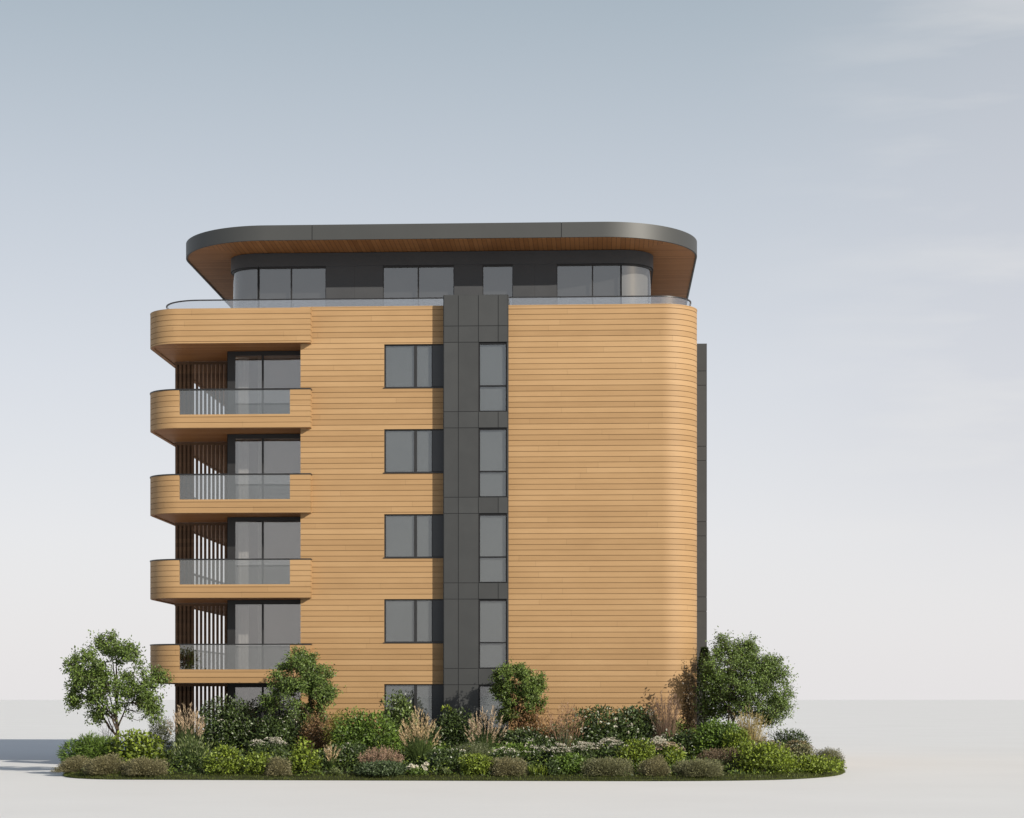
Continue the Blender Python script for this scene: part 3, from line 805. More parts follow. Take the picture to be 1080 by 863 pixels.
def grass(W, H, D, root, blade, plume, nb, npl, bh=.62, plen=.5, pw=.05, spread=1.0, upright=.25, stalk=None, fluff=30, pstart=None):
    lb = LB()
    a = rng.uniform(0, 2*pi, nb); r = np.sqrt(rng.uniform(0, 1, nb))
    base = np.stack([np.cos(a)*r*.10*W, np.sin(a)*r*.10*D, np.zeros(nb)], 1)
    hh = H*bh*rng.uniform(.6, 1.08, nb)
    tip = np.stack([np.cos(a)*r*W*.46*spread, np.sin(a)*r*D*.46*spread, hh*(1-.45*r**3)], 1)
    lb.blades(base, tip, H*.10*r, .016, 4)
    lb.build('blades', M[blade], root)
    if not npl: return
    st = LB()
    a = rng.uniform(0, 2*pi, npl); r = np.sqrt(rng.uniform(0.02, 1, npl))
    b0 = np.stack([np.cos(a)*r*.08*W, np.sin(a)*r*.08*D, np.zeros(npl)], 1)
    tp = np.stack([np.cos(a)*r*W*.48, np.sin(a)*r*D*.48, H*(1-upright*r*r)*rng.uniform(.72, 1.02, npl)], 1)
    st.blades(b0, tp, H*.05*r, .012, 4)
    st.build('stalks', M[stalk or blade], root)
    for i in range(npl):
        d = tp[i]-b0[i]; d = d/np.linalg.norm(d); d = d+np.array([cos(a[i]), sin(a[i]), 0])*.12*r[i]; d /= np.linalg.norm(d)
        pl = LB(); ln = plen*rng.uniform(.75, 1.2); k = int(fluff*1.5)
        t = rng.uniform(0, 1, k); wdt = pw*np.sin(np.clip(t*.88+.10, 0, 1)*pi)**.7
        p = tp[i]-d*ln*.85+d*(t[:, None])*ln+rng.normal(size=(k, 3))*wdt[:, None]*.30
        dd = d+rng.normal(size=(k, 3))*.28
        pl.leaves(p, dd, .11, .018, droop=.05)
        pl.build('plume', M[plume], root)

def build_plant(nm, cat, style, X, Y, W, Z, grp, label, idx):
    global rng
    rng = np.random.default_rng(100+idx)
    zb = bed_z(X, Y)-.02
    root = empty(nm, (X, Y, zb)); tag(root, label, cat, grp or None, 'thing')
    root.rotation_euler = (0, 0, 0)
    H = Z-zb; D = min(max(W*.85, .5), 1.9)
    def shrub(matn, leaf, wide, dens=1.0, lobes=9, out=1.0, st=5, sk=True):
        lb = LB(); area = W*H*.8+W*D*.5
        n = int(min(9000, dens*area/(leaf*wide*.55)*4.2))
        lobed(W, H, D, n, leaf, wide, lb, 0, lobes, out=out)
        if sk: skirt(W, H, D, n//4, leaf, wide, lb)
        lb.build('foliage', M[matn], root); stems(W, H, D, st, root)
    if style == 'feathery': shrub('leaf_mid', .15, .026, 1.3, 13, 1.5)
    elif style == 'lime_big': shrub('leaf_lime', .14, .09, .6, 13)
    elif style in ('lime', 'lime_tall'): shrub('leaf_lime', .095, .055, .62, 15)
    elif style == 'lime_round': shrub('leaf_lime', .095, .08, .5, 14)
    elif style == 'limeball': shrub('leaf_lime', .07, .04, 1.0, 16)
    elif style == 'mid': shrub('leaf_mid', .12, .06, .65, 18)
    elif style == 'mid_small': shrub('leaf_mid', .10, .05, .9, 9)
    elif style == 'mid_dense': shrub('leaf_mid', .10, .055, 1.0, 15)
    elif style == 'mid_light':
        shrub('leaf_lime', .09, .04, .7, 7)
    elif style == 'box': shrub('leaf_lime', .085, .055, .6, 22)
    elif style == 'glossy': shrub('leaf_glossy', .12, .065, .75, 9)
    elif style == 'dark_tall': 
        shrub('leaf_dark', .11, .055, .95, 14)
        blooms(surface_pts(W, H*.75, D, 12), .04, root, per=6)
    elif style == 'dark_white':
        shrub('leaf_dark', .10, .05, .95, 12); blooms(surface_pts(W, H, D, 10), .038, root, per=6)
    elif style == 'dark_yellow':
        shrub('leaf_dark', .10, .055, .9, 10)
        lb = LB(); v = sph(60, 0); lb.leaves(np.array([-.12*W, -.1, H*.93])+v*.14, v, .10, .055); lb.build('new_growth', M['leaf_lime'], root)
    elif style == 'rose':
        shrub('leaf_dark', .11, .06, .95, 12); blooms(surface_pts(W, H, D, 12, zlo=.0), .055, root, per=9)
    elif style == 'willow': shrub('leaf_willow', .13, .022, .55, 9, 1.3)
    elif style == 'airy': shrub('leaf_yellow', .07, .030, .40, 9)
    elif style == 'red': shrub('leaf_red', .09, .04, .40, 8)
    elif style == 'orange': shrub('leaf_orange', .08, .040, .30, 12)
    elif style == 'darkred':
        lb = LB(); lobed(W*.72, H, D*.7, 1000, .105, .06, lb, 0, 16); lb.build('foliage', M['leaf_darkred'], root); stems(W*.5, H, D*.5, 4, root, r=.02)
    elif style == 'column':
        lb = LB(); n = 3600; t = rng.uniform(0.01, 1, n); a = rng.uniform(0, 2*pi, n)
        rr = W*.5*np.minimum(1, (1-t)*2.6+.12)*rng.uniform(.55, 1.05, n)*(1+.16*np.sin(t*19+a*2))
        p = np.stack([np.cos(a)*rr, np.sin(a)*rr, t*H], 1); d = np.stack([np.cos(a), np.sin(a), rng.uniform(.3, 1.6, n)], 1)
        lb.leaves(p, d+rng.normal(size=(n, 3))*.3, .13, .045, up=d); lb.build('foliage', M['leaf_dark'], root)
        mb = MB(); mb.tube([(0, 0, -.05), (0, 0, H*.5), (0, 0, H*.95)], [.05, .035, .008], 6); mb.build('stem', M['bark'], root)
    elif style.startswith('dome'):
        mt = {'dome': 'leaf_khaki', 'dome_grey': 'leaf_khaki', 'dome_brown': 'leaf_khaki', 'dome_green': 'leaf_khakigreen', 'dome_olive': 'leaf_khakigreen'}[style]
        lb = LB(); dome(W, H, D, int(2600*max(.6, W)), lb); lb.build('shoots', M[mt], root)
        lb = LB(); skirt(W*.8, H*.6, D*.8, 260, .06, .02, lb); lb.build('foliage', M['leaf_khakigreen'], root)
    elif style == 'grey':
        lb = LB(); dome(W, H, D, 2600, lb); lb.build('shoots', M['leaf_grey'], root); skirt_ = None
    elif style == 'twigs':
        mb = MB()
        for i in range(14):
            a = rng.uniform(0, 2*pi); t = np.array([cos(a)*W*.5, sin(a)*W*.5, H*rng.uniform(.6, 1)])
            m_ = t*.5+rng.normal(size=3)*.06
            mb.tube([(0, 0, 0), m_, t], [.014, .010, .004], 4)
            for k in range(3):
                q = m_+(t-m_)*rng.uniform(.1, .8); mb.tube([q, q+rng.normal(size=3)*.13+np.array([0, 0, .1])], [.006, .002], 3)
        mb.build('stem', M['twig'], root)
        lb = LB(); n = 50; lb.leaves(rng.normal(size=(n, 3))*np.array([W*.25, W*.2, .2])+np.array([0, 0, H*.55]), rng.normal(size=(n, 3)), .07, .03); lb.build('foliage', M['leaf_darkred'], root)
    elif style == 'filler':
        shrub('leaf_dark' if idx % 3 else 'leaf_mid', .10, .05, .7, 13)
        if Y < -3: blooms(surface_pts(W, H, D, 7, zlo=.3), .04, root, per=9)
    elif style == 'lowdark': shrub('leaf_dark', .08, .04, 1.0, 8)
    elif style == 'lowblue': shrub('leaf_blue', .10, .035, .8, 14)
    elif style == 'strappy':
        grass(W, H, D, root, 'blade_green', None, 420, 0, bh=.9)
        lb = LB(); n = 240; a = rng.uniform(0, 2*pi, n); r = np.sqrt(rng.uniform(0, 1, n))
        p = np.stack([np.cos(a)*r*W*.44, np.sin(a)*r*D*.44, H*rng.uniform(.45, .98, n)*(1-.3*r*r)], 1)
        lb.leaves(p, np.stack([np.cos(a)*.5, np.sin(a)*.5, np.ones(n)], 1), .14, .034, 1)
        lobed(W, H*.8, D, 1500, .12, .03, lb, 0, 9); lb.build('foliage', [M['blade_green'], M['blade_pale']], root)
    elif style == 'reed_pink':
        grass(W, H, D, root, 'blade_green', 'plume_pink', 700, 78, .66, .36, .028, fluff=12)
    elif style == 'reed_tan':
        grass(W, H, D, root, 'blade_green', 'plume_tan', 900, 80, .66, .44, .030, upright=.35, fluff=14)
    elif style == 'reed_open':
        grass(W, H, D, root, 'blade_green', 'plume_pink', 650, 46, .62, .46, .034, upright=.38, fluff=16)
    elif style == 'reed_small':
        grass(W, H, D, root, 'blade_green', 'plume_tan', 300, 18, .6, .42, .03, fluff=15)
    elif style == 'reed_airy':
        grass(W*.5, H*.62, D*.5, root, 'blade_blue', None, 240, 0, .98, spread=.8)
        grass(W, H, D, root, 'blade_blue', 'plume_brown', 260, 70, .55, .55, .09, stalk='plume_brown', fluff=9)
    elif style == 'reed_purple':
        grass(W, H, D, root, 'plume_purple', 'plume_purple', 800, 80, .85, .6, .035, upright=.12, fluff=10)
    elif style == 'reed_straw':
        grass(W, H, D, root, 'plume_straw', 'plume_straw', 1200, 70, .9, .5, .03, upright=.2, fluff=9)
    elif style in ('heather_pink', 'heather_mauve'):
        lb = LB(); n = 300; a = rng.uniform(0, 2*pi, n); r = np.sqrt(rng.uniform(0, 1, n))
        base = np.stack([np.cos(a)*r*W*.40, np.sin(a)*r*D*.40, np.full(n, H*.25)], 1)
        tip = np.stack([np.cos(a)*r*W*.5, np.sin(a)*r*D*.5, H*(1-.35*r**3)*rng.uniform(.8, 1.03, n)], 1)
        st = LB(); st.blades(base, tip, .0, .010, 2); st.build('stalks', M['blade_green'], root)
        for i in range(n):
            k = 12; t = rng.uniform(.35, 1.0, (k, 1)); p = base[i]+(tip[i]-base[i])*t+rng.normal(size=(k, 3))*.018
            lb.leaves(p, (tip[i]-base[i])+rng.normal(size=(k, 3))*.25*H, .055, .022)
        lb.build('bloom_cover', M[style], root)
        lb = LB(); lobed(W, H*.62, D, 700, .08, .03, lb, 0, 10); lb.build('foliage', M['leaf_blue' if style == 'heather_pink' else 'leaf_khakigreen'], root)
    elif style == 'juniper':
        lb = LB()
        for i in range(46):
            a = rng.uniform(0, 2*pi); e = rng.uniform(.08, .75); ln = rng.uniform(.6, .95)
            d = np.array([cos(a)*W*.56, sin(a)*D*.5, H*e])*ln; k = 150; t = rng.uniform(.15, 1, (k, 1))
            p = d*t+np.array([0, 0, -.12])*t*t+rng.normal(size=(k, 3))*.06*(1.15-t); p[:, 2] = np.abs(p[:, 2])
            lb.leaves(p, d+rng.normal(size=(k, 3))*.4, .12, .03)
        lobed(W*.9, H*.85, D*.9, 3200, .11, .035, lb, 0, 12)
        lb.build('foliage', M['leaf_dark'], root); stems(W, H, D, 5, root)
    elif style == 'rosette':
        lb = LB(); n = 130; v = sph(n, .05); lb.leaves(v*np.array([W*.22, W*.22, H*.45])*rng.uniform(.3, 1, (len(v), 1)), v+np.array([0, 0, .2]), W*.34, W*.2, up=np.tile([0, 0, 1.0], (len(v), 1)))
        lb.build('foliage', M['blade_pale'], root)
    elif style == 'flag':
        lb = LB(); n = 90; x = rng.uniform(-.5, .5, n)*W; y = rng.uniform(-.4, .4, n)*D
        lb.leaves(np.stack([x, y, np.zeros(n)], 1), np.stack([x*.5, y*.5, np.full(n, H)], 1)+rng.normal(size=(n, 3))*.1*H, H*.85, .05); lb.build('foliage', M['leaf_lime'], root)
    elif style == 'whiteballs':
        pts = [(rng.uniform(-.5, .5)*W, rng.uniform(-.5, .5)*D, H*rng.uniform(.5, 1)) for _ in range(9)]
        blooms(pts, .06, root, per=70)
        mb = MB(); 
        for p in pts: mb.tube([(p[0], p[1], 0), p], [.008, .006], 4)
        mb.build('stem', M['blade_green'], root)
        lb = LB(); lobed(W*1.1, H*.55, D, 380, .09, .03, lb, 0, 6); lb.build('foliage', M['leaf_mid'], root)
    elif style.startswith('umbel'):
        mt = {'umbel_cream': 'petal_cream', 'umbel_dry': 'petal_dry'}.get(style, 'petal_white')
        nn = {'umbel': 40, 'umbel_big': 16, 'umbel_low': 28, 'umbel_cream': 32, 'umbel_dry': 36}[style]
        rad = {'umbel': .10, 'umbel_big': .20, 'umbel_low': .07, 'umbel_cream': .12, 'umbel_dry': .11}[style]
        cells = {'umbel_big': 44, 'umbel_low': 9}.get(style, 20)
        zlo = H*(.58 if style != 'umbel_dry' else .55)
        umbels(W, D, zlo, H, nn, rad, root, mt, cells)
        lb = LB(); fm = 'leaf_lime' if style in ('umbel_cream',) else ('leaf_khakigreen' if style == 'umbel_dry' else 'leaf_dark')
        lobed(W, H*.80, D, 1100, .10, .045, lb, 0, 10); skirt(W, H*.7, D, 240, .1, .045, lb); lb.build('foliage', M[fm], root)
    else: raise ValueError(style)
    return root

PLANTS = [
('feathery_shrub','shrub','feathery',-17.4,-5.4,2.08,1.32,'','rounded mid-green feathery shrub below the leftmost tree, beside the lime shrub'),
('lime_shrub','shrub','lime_big',-15.55,-6.2,1.91,1.46,'',"large-leaved lime green shrub just right of the leftmost tree's trunk"),
('lavender_mound','shrub','dome',-17.47,-6.9,1.57,0.62,'khaki domed shrubs along the front edge','khaki lavender mound at the far left tip of the bed'),
('lavender_mound','shrub','dome',-15.99,-8.95,1.52,0.8,'khaki domed shrubs along the front edge','tallest khaki lavender mound below the leftmost tree, middle of three'),
('lavender_mound','shrub','dome',-14.64,-9.45,1.58,0.7,'khaki domed shrubs along the front edge','khaki lavender mound in front of the large-leaved lime shrub'),
('dark_creeper','plant','lowdark',-18.04,-5.6,0.57,0.26,'','tiny dark green clump at the very left edge of the bed'),
('twiggy_shrub','shrub','twigs',-17.65,-2.6,0.6,1.74,'',"bare purplish twiggy shrub to the left of the leftmost tree's trunk"),
('willow_shrub','shrub','willow',-15.59,-3.0,0.97,2.15,'','grey-green fine-leaved shrub between the leftmost tree and the tan plumes'),
('plume_grass','ornamental grass','reed_pink',-14.36,-4.5,1.3,2.35,'plumed grasses','pinkish tan plumed grass in front of the ground floor slats'),
('dark_evergreen','shrub','dark_tall',-13.27,-2.6,2.02,2.72,'','tall dark evergreen shrub covering the left of the ground floor door'),
('spiked_perennial','plant','strappy',-13.57,-7.2,1.43,1.36,'','pale tipped narrow-leaved perennial under the pinkish tan plumes'),
('lime_shrub','shrub','lime',-12.14,-9.25,1.35,1.09,'lime green shrubs in the front rows','rounded lime green shrub left of the white flat-topped flowers'),
('lime_shrub','shrub','lime',-11.03,-9.45,0.94,0.85,'lime green shrubs in the front rows','small lime green shrub directly under the white flat-topped flowers'),
('flat_topped_flower','flower','umbel_big',-11.14,-6.6,1.38,1.38,'white flower clumps','tiered white flat-topped flowers left of the round yellow-lime shrub'),
('lavender_mound','shrub','dome_grey',-10.32,-9.65,0.92,0.71,'khaki domed shrubs along the front edge','small grey-brown mound under the tiered white flowers'),
('lime_shrub','shrub','lime_round',-9.52,-9.15,1.15,1.36,'lime green shrubs in the front rows','round yellow-lime shrub of coin-shaped leaves below the second tree'),
('dark_evergreen','shrub','dark_white',-11.41,-3.2,2.22,2.02,'','dark evergreen shrub with tiny white flowers behind the tiered white flowers'),
('red_shrub','shrub','red',-10.02,-3.8,1.12,2.12,'','reddish leaved shrub at the foot of the second tree'),
('airy_shrub','shrub','airy',-9.37,-2.2,1.21,2.25,'','airy yellow-green shrub against the timber right of the second tree'),
('plume_grass','ornamental grass','reed_small',-8.85,-8.0,0.55,1.09,'plumed grasses','small upright tan grass between the yellow-lime shrub and the pink heather'),
('rosette_plant','plant','rosette',-8.47,-9.65,0.45,0.47,'','pale lime rosette at the lawn edge below the small tan grass'),
('green_shrub','shrub','mid',-8.02,-5.0,2.38,2.26,'','wide mid-green shrub left of the tallest tan plumed grass'),
('glossy_shrub','shrub','glossy',-7.15,-2.0,1.73,2.75,'','glossy pale-tipped shrub in front of the ground floor window'),
('plume_grass','ornamental grass','reed_tan',-6.05,-7.0,1.44,2.2,'plumed grasses','tall fountain of golden tan plumes below the ground floor window'),
('heather_clump','plant','heather_pink',-7.1,-8.95,1.52,1.03,'','dusty pink heather clump in front of the wide mid-green shrub'),
('blue_groundcover','plant','lowblue',-6.96,-9.65,1.74,0.56,'','low blue-green mat under the dusty pink heather'),
('white_flower_clump','flower','whiteballs',-5.9,-9.65,0.66,0.5,'white flower clumps','small round white flowers on the lawn edge below the golden plumes'),
('rosette_plant','plant','rosette',-4.96,-9.65,0.42,0.47,'','pale green rosette left of the bright lime ball'),
('dark_evergreen','shrub','dark_yellow',-5.22,-3.4,1.63,2.29,'','dark shrub with a yellow-green tip in front of the metal tower'),
('plume_grass','ornamental grass','reed_open',-4.0,-4.5,1.62,2.29,'plumed grasses','splayed pinkish plumed grass at the foot of the metal tower'),
('grey_mound','shrub','grey',-4.27,-6.9,1.61,1.2,'','long grey-green mound under the splayed plumes by the metal tower'),
('pale_flower_mound','flower','umbel_low',-3.2,-7.5,1.24,1.03,'white flower clumps','low pale flowered mound above the round brown-khaki ball'),
('lime_ball','shrub','limeball',-3.95,-9.45,1.15,0.83,'','bright lime clipped ball next to the brown-khaki ball'),
('lavender_mound','shrub','dome_brown',-3.0,-9.65,1.37,0.75,'khaki domed shrubs along the front edge','round brown-khaki ball at the middle of the front edge'),
('dark_evergreen','shrub','dark_white',-2.77,-4.2,1.9,1.6,'','dark low shrub with white blooms below the third tree'),
('orange_shrub','shrub','orange',-2.49,-2.9,1.66,2.48,'','orange-brown leaved shrub around the trunk of the third tree'),
('flag_plant','plant','flag',-2.01,-9.65,0.51,0.54,'','small bright yellow-green upright leaves at the lawn edge right of the khaki ball'),
('white_flower_clump','flower','umbel_low',-2.13,-6.8,1.0,1.07,'white flower clumps','loose white flowers behind the bright yellow-green upright leaves'),
('airy_grass','ornamental grass','reed_airy',-1.26,-5.0,1.61,2.45,'plumed grasses','airy brown grass on bare blue-green stems against the right timber wall'),
('rose_shrub','shrub','rose',-0.04,-3.4,2.66,2.22,'','dark shrub with scattered white roses behind the white yarrow'),
('yarrow_clump','flower','umbel',-0.57,-6.6,0.94,1.2,'white flower clumps','white yarrow beside the blue-green stems of the airy grass'),
('yarrow_clump','flower','umbel',1.88,-6.6,0.76,1.36,'white flower clumps','small white yarrow in front of the tall purple-brown grass'),
('yarrow_clump','flower','umbel',-1.4,-7.2,0.69,1.15,'white flower clumps','small white yarrow left of the airy grass stems, behind the dark clump'),
('yarrow_clump','flower','umbel',0.28,-6.4,1.2,1.32,'white flower clumps','wider white yarrow patch left of the lime shrub under the roses'),
('green_shrub','shrub','mid_small',-1.0,-9.25,1.15,0.86,'','small bright green leafy shrub in front of the airy grass stems'),
('dark_creeper','plant','lowdark',-1.53,-9.65,0.54,0.57,'','low dark green clump between the upright lime leaves and the small leafy shrub'),
('lavender_mound','shrub','dome_green',0.15,-9.55,1.85,0.72,'khaki domed shrubs along the front edge','broad green-khaki mound in front of the white yarrow'),
('lime_shrub','shrub','lime',1.08,-7.5,1.32,1.28,'lime green shrubs in the front rows','lime green shrub right of the white yarrow, behind two khaki mounds'),
('rose_shrub','shrub','rose',1.22,-3.0,1.86,2.29,'','dark shrub with white roses left of the purple-brown grass'),
('purple_grass','ornamental grass','reed_purple',2.23,-3.6,1.25,2.81,'plumed grasses','tall purple-brown grass before the right end of the timber wall'),
('lavender_mound','shrub','dome',1.67,-9.65,1.03,0.78,'khaki domed shrubs along the front edge','round olive-khaki mound under the pinkish cream flowers'),
('cream_flower_clump','flower','umbel_cream',2.22,-6.7,1.13,1.2,'white flower clumps','pinkish cream flat flowers right of the lime shrub'),
('lavender_mound','shrub','dome_green',3.05,-9.55,1.71,0.69,'khaki domed shrubs along the front edge','spreading khaki mound right of the pinkish cream flowers, near the front'),
('heather_clump','plant','heather_mauve',3.95,-7.0,1.69,0.96,'','mauve-brown heather behind the spreading khaki mound'),
('red_shrub','shrub','darkred',3.07,-1.4,0.58,3.7,'','tall dark brown-red leaved shrub at the right corner of the timber wall'),
('column_evergreen','tree','column',3.8,1.6,0.85,4.45,'','narrow dark evergreen against the side metal fin'),
('green_shrub','shrub','mid_dense',3.91,-4.4,2.18,1.93,'','large dense green shrub below the narrow dark evergreen'),
('green_shrub','shrub','mid_light',4.51,-5.6,0.86,1.6,'','lighter green small shrub in front of the tan reeds'),
('plume_grass','ornamental grass','reed_straw',5.22,-2.0,1.55,2.25,'plumed grasses','straw coloured reeds under the rightmost tree'),
('juniper_bush','shrub','juniper',6.72,0.2,1.79,1.72,'','sprawling dark juniper right of the straw coloured reeds'),
('cream_flower_clump','flower','umbel_dry',5.54,-5.0,1.22,1.3,'white flower clumps','dried cream flower heads in front of the straw coloured reeds'),
('cream_flower_clump','flower','umbel_dry',6.86,-2.6,1.2,1.19,'white flower clumps','dried brownish flower heads in front of the sprawling juniper'),
('lime_shrub','shrub','lime_tall',5.3,-8.0,2.07,1.2,'lime green shrubs in the front rows','wide yellow-green leafy shrub below the dried cream flower heads'),
('box_shrub','shrub','box',6.75,-6.3,2.34,0.7,'','spreading bright green low shrub at the right end of the bed'),
('lavender_mound','shrub','dome_olive',7.97,-1.8,1.31,0.84,'khaki domed shrubs along the front edge','olive domed shrub at the far right tip of the bed'),
('box_shrub','shrub','box',7.85,-4.0,0.88,0.44,'','small bright green low shrub in front of the olive dome at the right tip'),
('dark_filler_shrub','shrub','filler',-14.39,-1.2,1.75,1.52,'dark shrubs along the foot of the wall','dark green shrub in the dense row at the foot of the facade'),
('dark_filler_shrub','shrub','filler',-10.4,-1.4,1.75,1.66,'dark shrubs along the foot of the wall','dark green shrub in the dense row at the foot of the facade'),
('dark_filler_shrub','shrub','filler',-9.7,-1.0,1.76,1.59,'dark shrubs along the foot of the wall','dark green shrub in the dense row at the foot of the facade'),
('dark_filler_shrub','shrub','filler',-8.71,-1.2,1.75,1.73,'dark shrubs along the foot of the wall','dark green shrub in the dense row at the foot of the facade'),
('dark_filler_shrub','shrub','filler',-6.14,-1.2,1.75,1.53,'dark shrubs along the foot of the wall','dark green shrub in the dense row at the foot of the facade'),
('dark_filler_shrub','shrub','filler',-4.93,-1.4,1.75,1.6,'dark shrubs along the foot of the wall','dark green shrub in the dense row at the foot of the facade'),
('dark_filler_shrub','shrub','filler',-3.86,-1.0,1.76,1.46,'dark shrubs along the foot of the wall','dark green shrub in the dense row at the foot of the facade'),
('dark_filler_shrub','shrub','filler',-2.82,-1.3,1.75,1.67,'dark shrubs along the foot of the wall','dark green shrub in the dense row at the foot of the facade'),
('dark_filler_shrub','shrub','filler',-1.7,-1.1,1.76,1.66,'dark shrubs along the foot of the wall','dark green shrub in the dense row at the foot of the facade'),
('dark_filler_shrub','shrub','filler',-0.58,-1.2,1.75,1.8,'dark shrubs along the foot of the wall','dark green shrub in the dense row at the foot of the facade'),
('dark_filler_shrub','shrub','filler',0.51,-1.0,1.76,1.73,'dark shrubs along the foot of the wall','dark green shrub in the dense row at the foot of the facade'),
('dark_filler_shrub','shrub','filler',1.66,-1.3,1.75,1.67,'dark shrubs along the foot of the wall','dark green shrub in the dense row at the foot of the facade'),
('dark_filler_shrub','shrub','filler',2.61,-1.1,1.76,1.87,'dark shrubs along the foot of the wall','dark green shrub in the dense row at the foot of the facade'),
('dark_filler_shrub','shrub','filler',-1.14,-4.6,1.67,1.25,'low shrubs filling the middle rows','low dark green shrub filling a gap between the flowering plants'),
('dark_filler_shrub','shrub','filler',-1.93,-5.2,1.66,1.26,'low shrubs filling the middle rows','low dark green shrub filling a gap between the flowering plants'),
('dark_filler_shrub','shrub','filler',-5.78,-5.4,1.65,1.14,'low shrubs filling the middle rows','low dark green shrub filling a gap between the flowering plants'),
('dark_filler_shrub','shrub','filler',-4.95,-7.9,1.59,0.94,'low shrubs filling the middle rows','low dark green shrub filling a gap between the flowering plants'),
('dark_filler_shrub','shrub','filler',-8.47,-6.8,1.62,1.07,'low shrubs filling the middle rows','low dark green shrub filling a gap between the flowering plants'),
('dark_filler_shrub','shrub','filler',-2.86,-6.0,1.64,1.09,'low shrubs filling the middle rows','low dark green shrub filling a gap between the flowering plants'),
('dark_filler_shrub','shrub','filler',1.76,-5.0,1.66,1.26,'low shrubs filling the middle rows','low dark green shrub filling a gap between the flowering plants'),
('dark_filler_shrub','shrub','filler',2.6,-4.2,1.68,1.44,'low shrubs filling the middle rows','low dark green shrub filling a gap between the flowering plants'),
]
for i, p in enumerate(PLANTS):
    nm, cat, st, X, Y, W, Z, g, lab = p
    build_plant(nm, cat, st, X, Y, W, Z, g, lab, i)

# ------------------------------------------------------------------ turf edging and low cover between the plants (uncountable)
rng = np.random.default_rng(3)
def along_edge(n, d0, d1):
    seg = np.roll(OUT, -1, 0)-OUT; ln = np.linalg.norm(seg, axis=1); cs = np.cumsum(ln)
    keep = []
    u = rng.uniform(0, cs[-1], n); i = np.searchsorted(cs, u); i = np.minimum(i, len(OUT)-1)
    t = (cs[i]-u)/ln[i]; p = OUT[i]+seg[i]*(1-t)[:, None]
    nr = np.stack([-seg[i][:, 1], seg[i][:, 0]], 1)/ln[i][:, None]
    return p+nr*rng.uniform(d0, d1, n)[:, None], nr
lb = LB()
p, nr = along_edge(42000, -.02, .85); m_ = p[:, 1] < 9; p = p[m_]; nr = nr[m_]
d_ = (rng.uniform(0, 1, len(p)))
z = np.array([np.interp(edge_dist(a, b_) if inside(a, b_) else 0, [0, .01, .06, .2, .5, 1.5], [0.0, .04, .07, .105, .15, .205]) for a, b_ in p])
base = np.stack([p[:, 0], p[:, 1], z-.02], 1)
h = rng.uniform(.03, .09, len(p))
tip = base+np.stack([rng.normal(size=len(p))*.03-nr[:, 0]*.03, rng.normal(size=len(p))*.03-nr[:, 1]*.03, h], 1)
lb.blades(base, tip, 0.0, .014, 1)
# the cut face of the turf
p, nr = along_edge(16000, -.01, .02); m_ = p[:, 1] < 9; p = p[m_]; nr = nr[m_]
z0 = rng.uniform(.0, .05, len(p)); base = np.stack([p[:, 0], p[:, 1], z0], 1)
tip = base+np.stack([-nr[:, 0]*.035+rng.normal(size=len(p))*.02, -nr[:, 1]*.035+rng.normal(size=len(p))*.02, rng.uniform(.0, .06, len(p))], 1)
lb.blades(base, tip, 0.0, .018, 1)
tag(lb.build('lawn_edging', M['grass_edge']), kind='stuff')
lb = LB()
n = 62000; X_ = rng.uniform(-18.8, 8.8, n); Y_ = rng.uniform(-10.4, 12, n)
P_ = []
for x, y in zip(X_, Y_):
    if not inside(x, y): continue
    d = edge_dist(x, y)
    if d < .42: continue
    if -16.9 < x < 4.4 and y > -.6: continue
    P_.append((x, y, min(1, (d-.4)/2.5)))
P_ = np.array(P_)
lump = .5+.5*np.sin(P_[:, 0]*2.1+1)*np.cos(P_[:, 1]*1.7+P_[:, 0]*.6)
zz = np.array([bed_z(a, b_) for a, b_, _ in P_])
hh = (.05+.62*P_[:, 2]*(.35+.65*lump))*rng.uniform(.1, 1, len(P_))
q_ = rng.uniform(size=len(P_)) < .22
for sel, mi, l_, w_ in ((~q_, 0, .11, .055), (q_, 1, .10, .04)):
    k_ = int(sel.sum()); lb.leaves(np.stack([P_[sel, 0], P_[sel, 1], zz[sel]+hh[sel]*(1.25 if mi else 1)], 1), rng.normal(size=(k_, 3))+np.array([0, -.4, .8]), l_, w_, mi, up=np.tile([.3, -.4, .8], (k_, 1)))
tag(lb.build('ground_cover', [M['cover_leaf'], M['leaf_lime']]), kind='stuff')

# ------------------------------------------------------------------ sky, sun, camera
SUN_EL, SUN_AZ = 22.5, 45.5                  # azimuth from the facade's normal towards the right
w = bpy.data.worlds.new('World'); scene.world = w; w.use_nodes = True
nt = w.node_tree; nt.nodes.clear(); L = nt.links.new
out = nt.nodes.new('ShaderNodeOutputWorld'); bg = nt.nodes.new('ShaderNodeBackground'); L(bg.outputs[0], out.inputs[0])
sky = nt.nodes.new('ShaderNodeTexSky'); sky.sky_type = 'NISHITA'; sky.sun_disc = False
sky.sun_elevation = radians(SUN_EL); sky.sun_rotation = radians(180-SUN_AZ); sky.air_density = 1.0; sky.dust_density = 2.0; sky.ozone_density = 1.0
geo = nt.nodes.new('ShaderNodeTexCoord'); sp = nt.nodes.new('ShaderNodeSeparateXYZ'); L(geo.outputs['Generated'], sp.inputs[0])
# hazy late-day veil over the clear sky, paler towards the horizon
K = 10.0
veil = ramp(nt, sp.outputs[2], [(0.0, (.568, .553, .558)), (.08, (.548, .544, .560)), (.16, (.475, .488, .520)), (.245, (.380, .409, .448)), (.33, (.278, .322, .360)), (.6, (.124, .165, .220)), (1.0, (.080, .118, .175))])
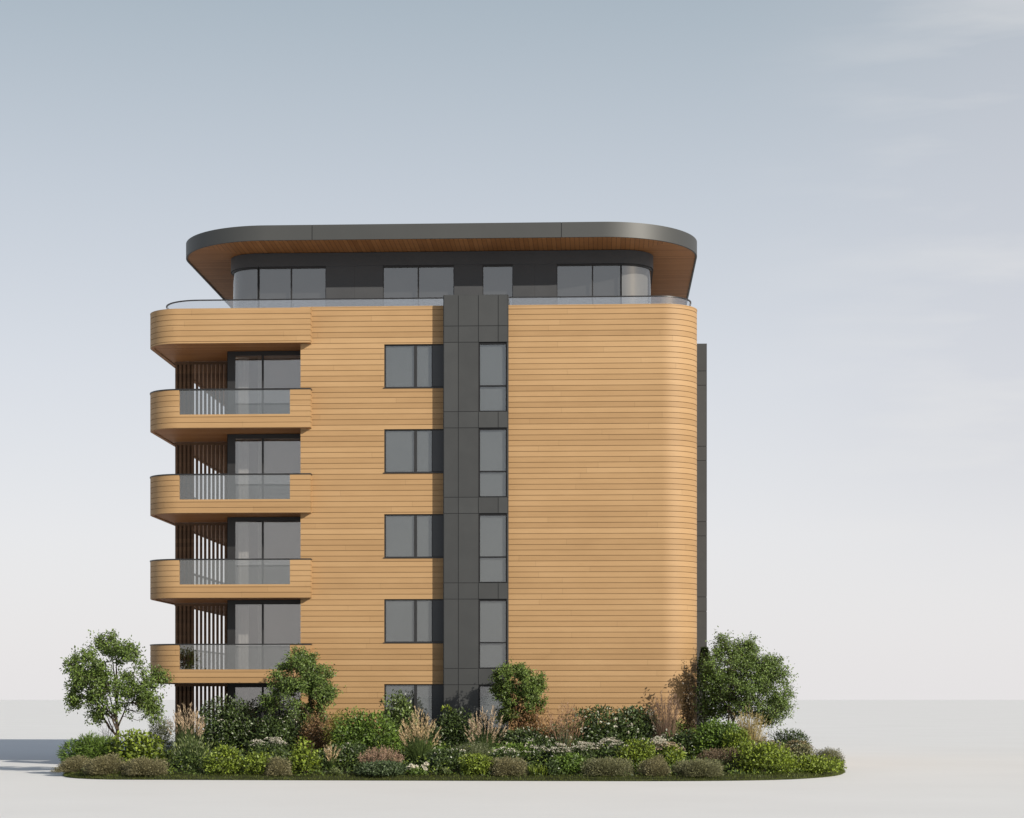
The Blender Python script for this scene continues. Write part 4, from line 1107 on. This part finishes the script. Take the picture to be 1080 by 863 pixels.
# thin high cloud in the right of the view
mp = nt.nodes.new('ShaderNodeMapping'); mp.inputs['Scale'].default_value = (4.5, 4.5, 26.0); mp.inputs['Rotation'].default_value = (0, radians(-14), 0); L(geo.outputs['Generated'], mp.inputs[0])
cn = N(nt, 'ShaderNodeTexNoise', i_Scale=1.9, i_Detail=6.0, i_Roughness=.5); L(mp.outputs[0], cn.inputs['Vector'])
cd = math_(nt, 'MULTIPLY', math_(nt, 'SUBTRACT', cn.outputs['Fac'], .50), 5.0); cd.node.use_clamp = True
mr = N(nt, 'ShaderNodeMapRange', interpolation_type='SMOOTHSTEP'); L(sp.outputs[0], mr.inputs[0]); mr.inputs[1].default_value = .04; mr.inputs[2].default_value = .22
cf = math_(nt, 'MULTIPLY', cd, mr.outputs[0]); 
zf = N(nt, 'ShaderNodeMapRange', interpolation_type='SMOOTHSTEP'); L(sp.outputs[2], zf.inputs[0]); zf.inputs[1].default_value = .03; zf.inputs[2].default_value = .14
cf = math_(nt, 'MULTIPLY', math_(nt, 'MULTIPLY', cf, zf.outputs[0]), .29)
# a faint warm grey film on the right
film = N(nt, 'ShaderNodeMix', data_type='RGBA'); L(math_(nt, 'MULTIPLY', math_(nt, 'MULTIPLY', mr.outputs[0], zf.outputs[0]), .35), film.inputs['Factor']); L(veil, film.inputs['A']); film.inputs['B'].default_value = (.43, .42, .44, 1)
m1 = N(nt, 'ShaderNodeMix', data_type='RGBA'); L(cf, m1.inputs['Factor']); L(film.outputs['Result'], m1.inputs['A']); m1.inputs['B'].default_value = (.60, .585, .56, 1)
sc = N(nt, 'ShaderNodeVectorMath', operation='SCALE'); L(m1.outputs['Result'], sc.inputs[0]); sc.inputs['Scale'].default_value = K
m2 = N(nt, 'ShaderNodeMix', data_type='RGBA'); m2.inputs['Factor'].default_value = .91; L(sky.outputs[0], m2.inputs['A']); L(sc.outputs[0], m2.inputs['B'])
L(m2.outputs['Result'], bg.inputs[0]); bg.inputs[1].default_value = .1

sd = bpy.data.lights.new('sun', 'SUN'); sd.energy = 4.0; sd.angle = radians(.6); sd.color = (1.0, .93, .82)
so = bpy.data.objects.new('sun', sd); col.objects.link(so); so.location = (30, -40, 40)
e, a = radians(SUN_EL), radians(SUN_AZ)
from mathutils import Vector
so.rotation_euler = Vector((sin(a)*cos(e), -cos(a)*cos(e), sin(e))).to_track_quat('Z', 'Y').to_euler()

cd_ = bpy.data.cameras.new('camera'); cam = bpy.data.objects.new('camera', cd_); col.objects.link(cam)
cam.location = (0, -73, 2.55); cam.rotation_euler = (pi/2, 0, radians(2.58))
cd_.sensor_width = 36; cd_.lens = 36*2110/1080; cd_.shift_y = (738-431.5)/1080; cd_.clip_end = 60000; cd_.clip_start = .5
scene.camera = cam
scene.view_settings.view_transform = 'Standard'; scene.view_settings.look = 'None'
scene.view_settings.exposure = .58; scene.view_settings.gamma = 1
scene.cycles.max_bounces = 10; scene.cycles.transparent_max_bounces = 16
scene.cycles.use_adaptive_sampling = False
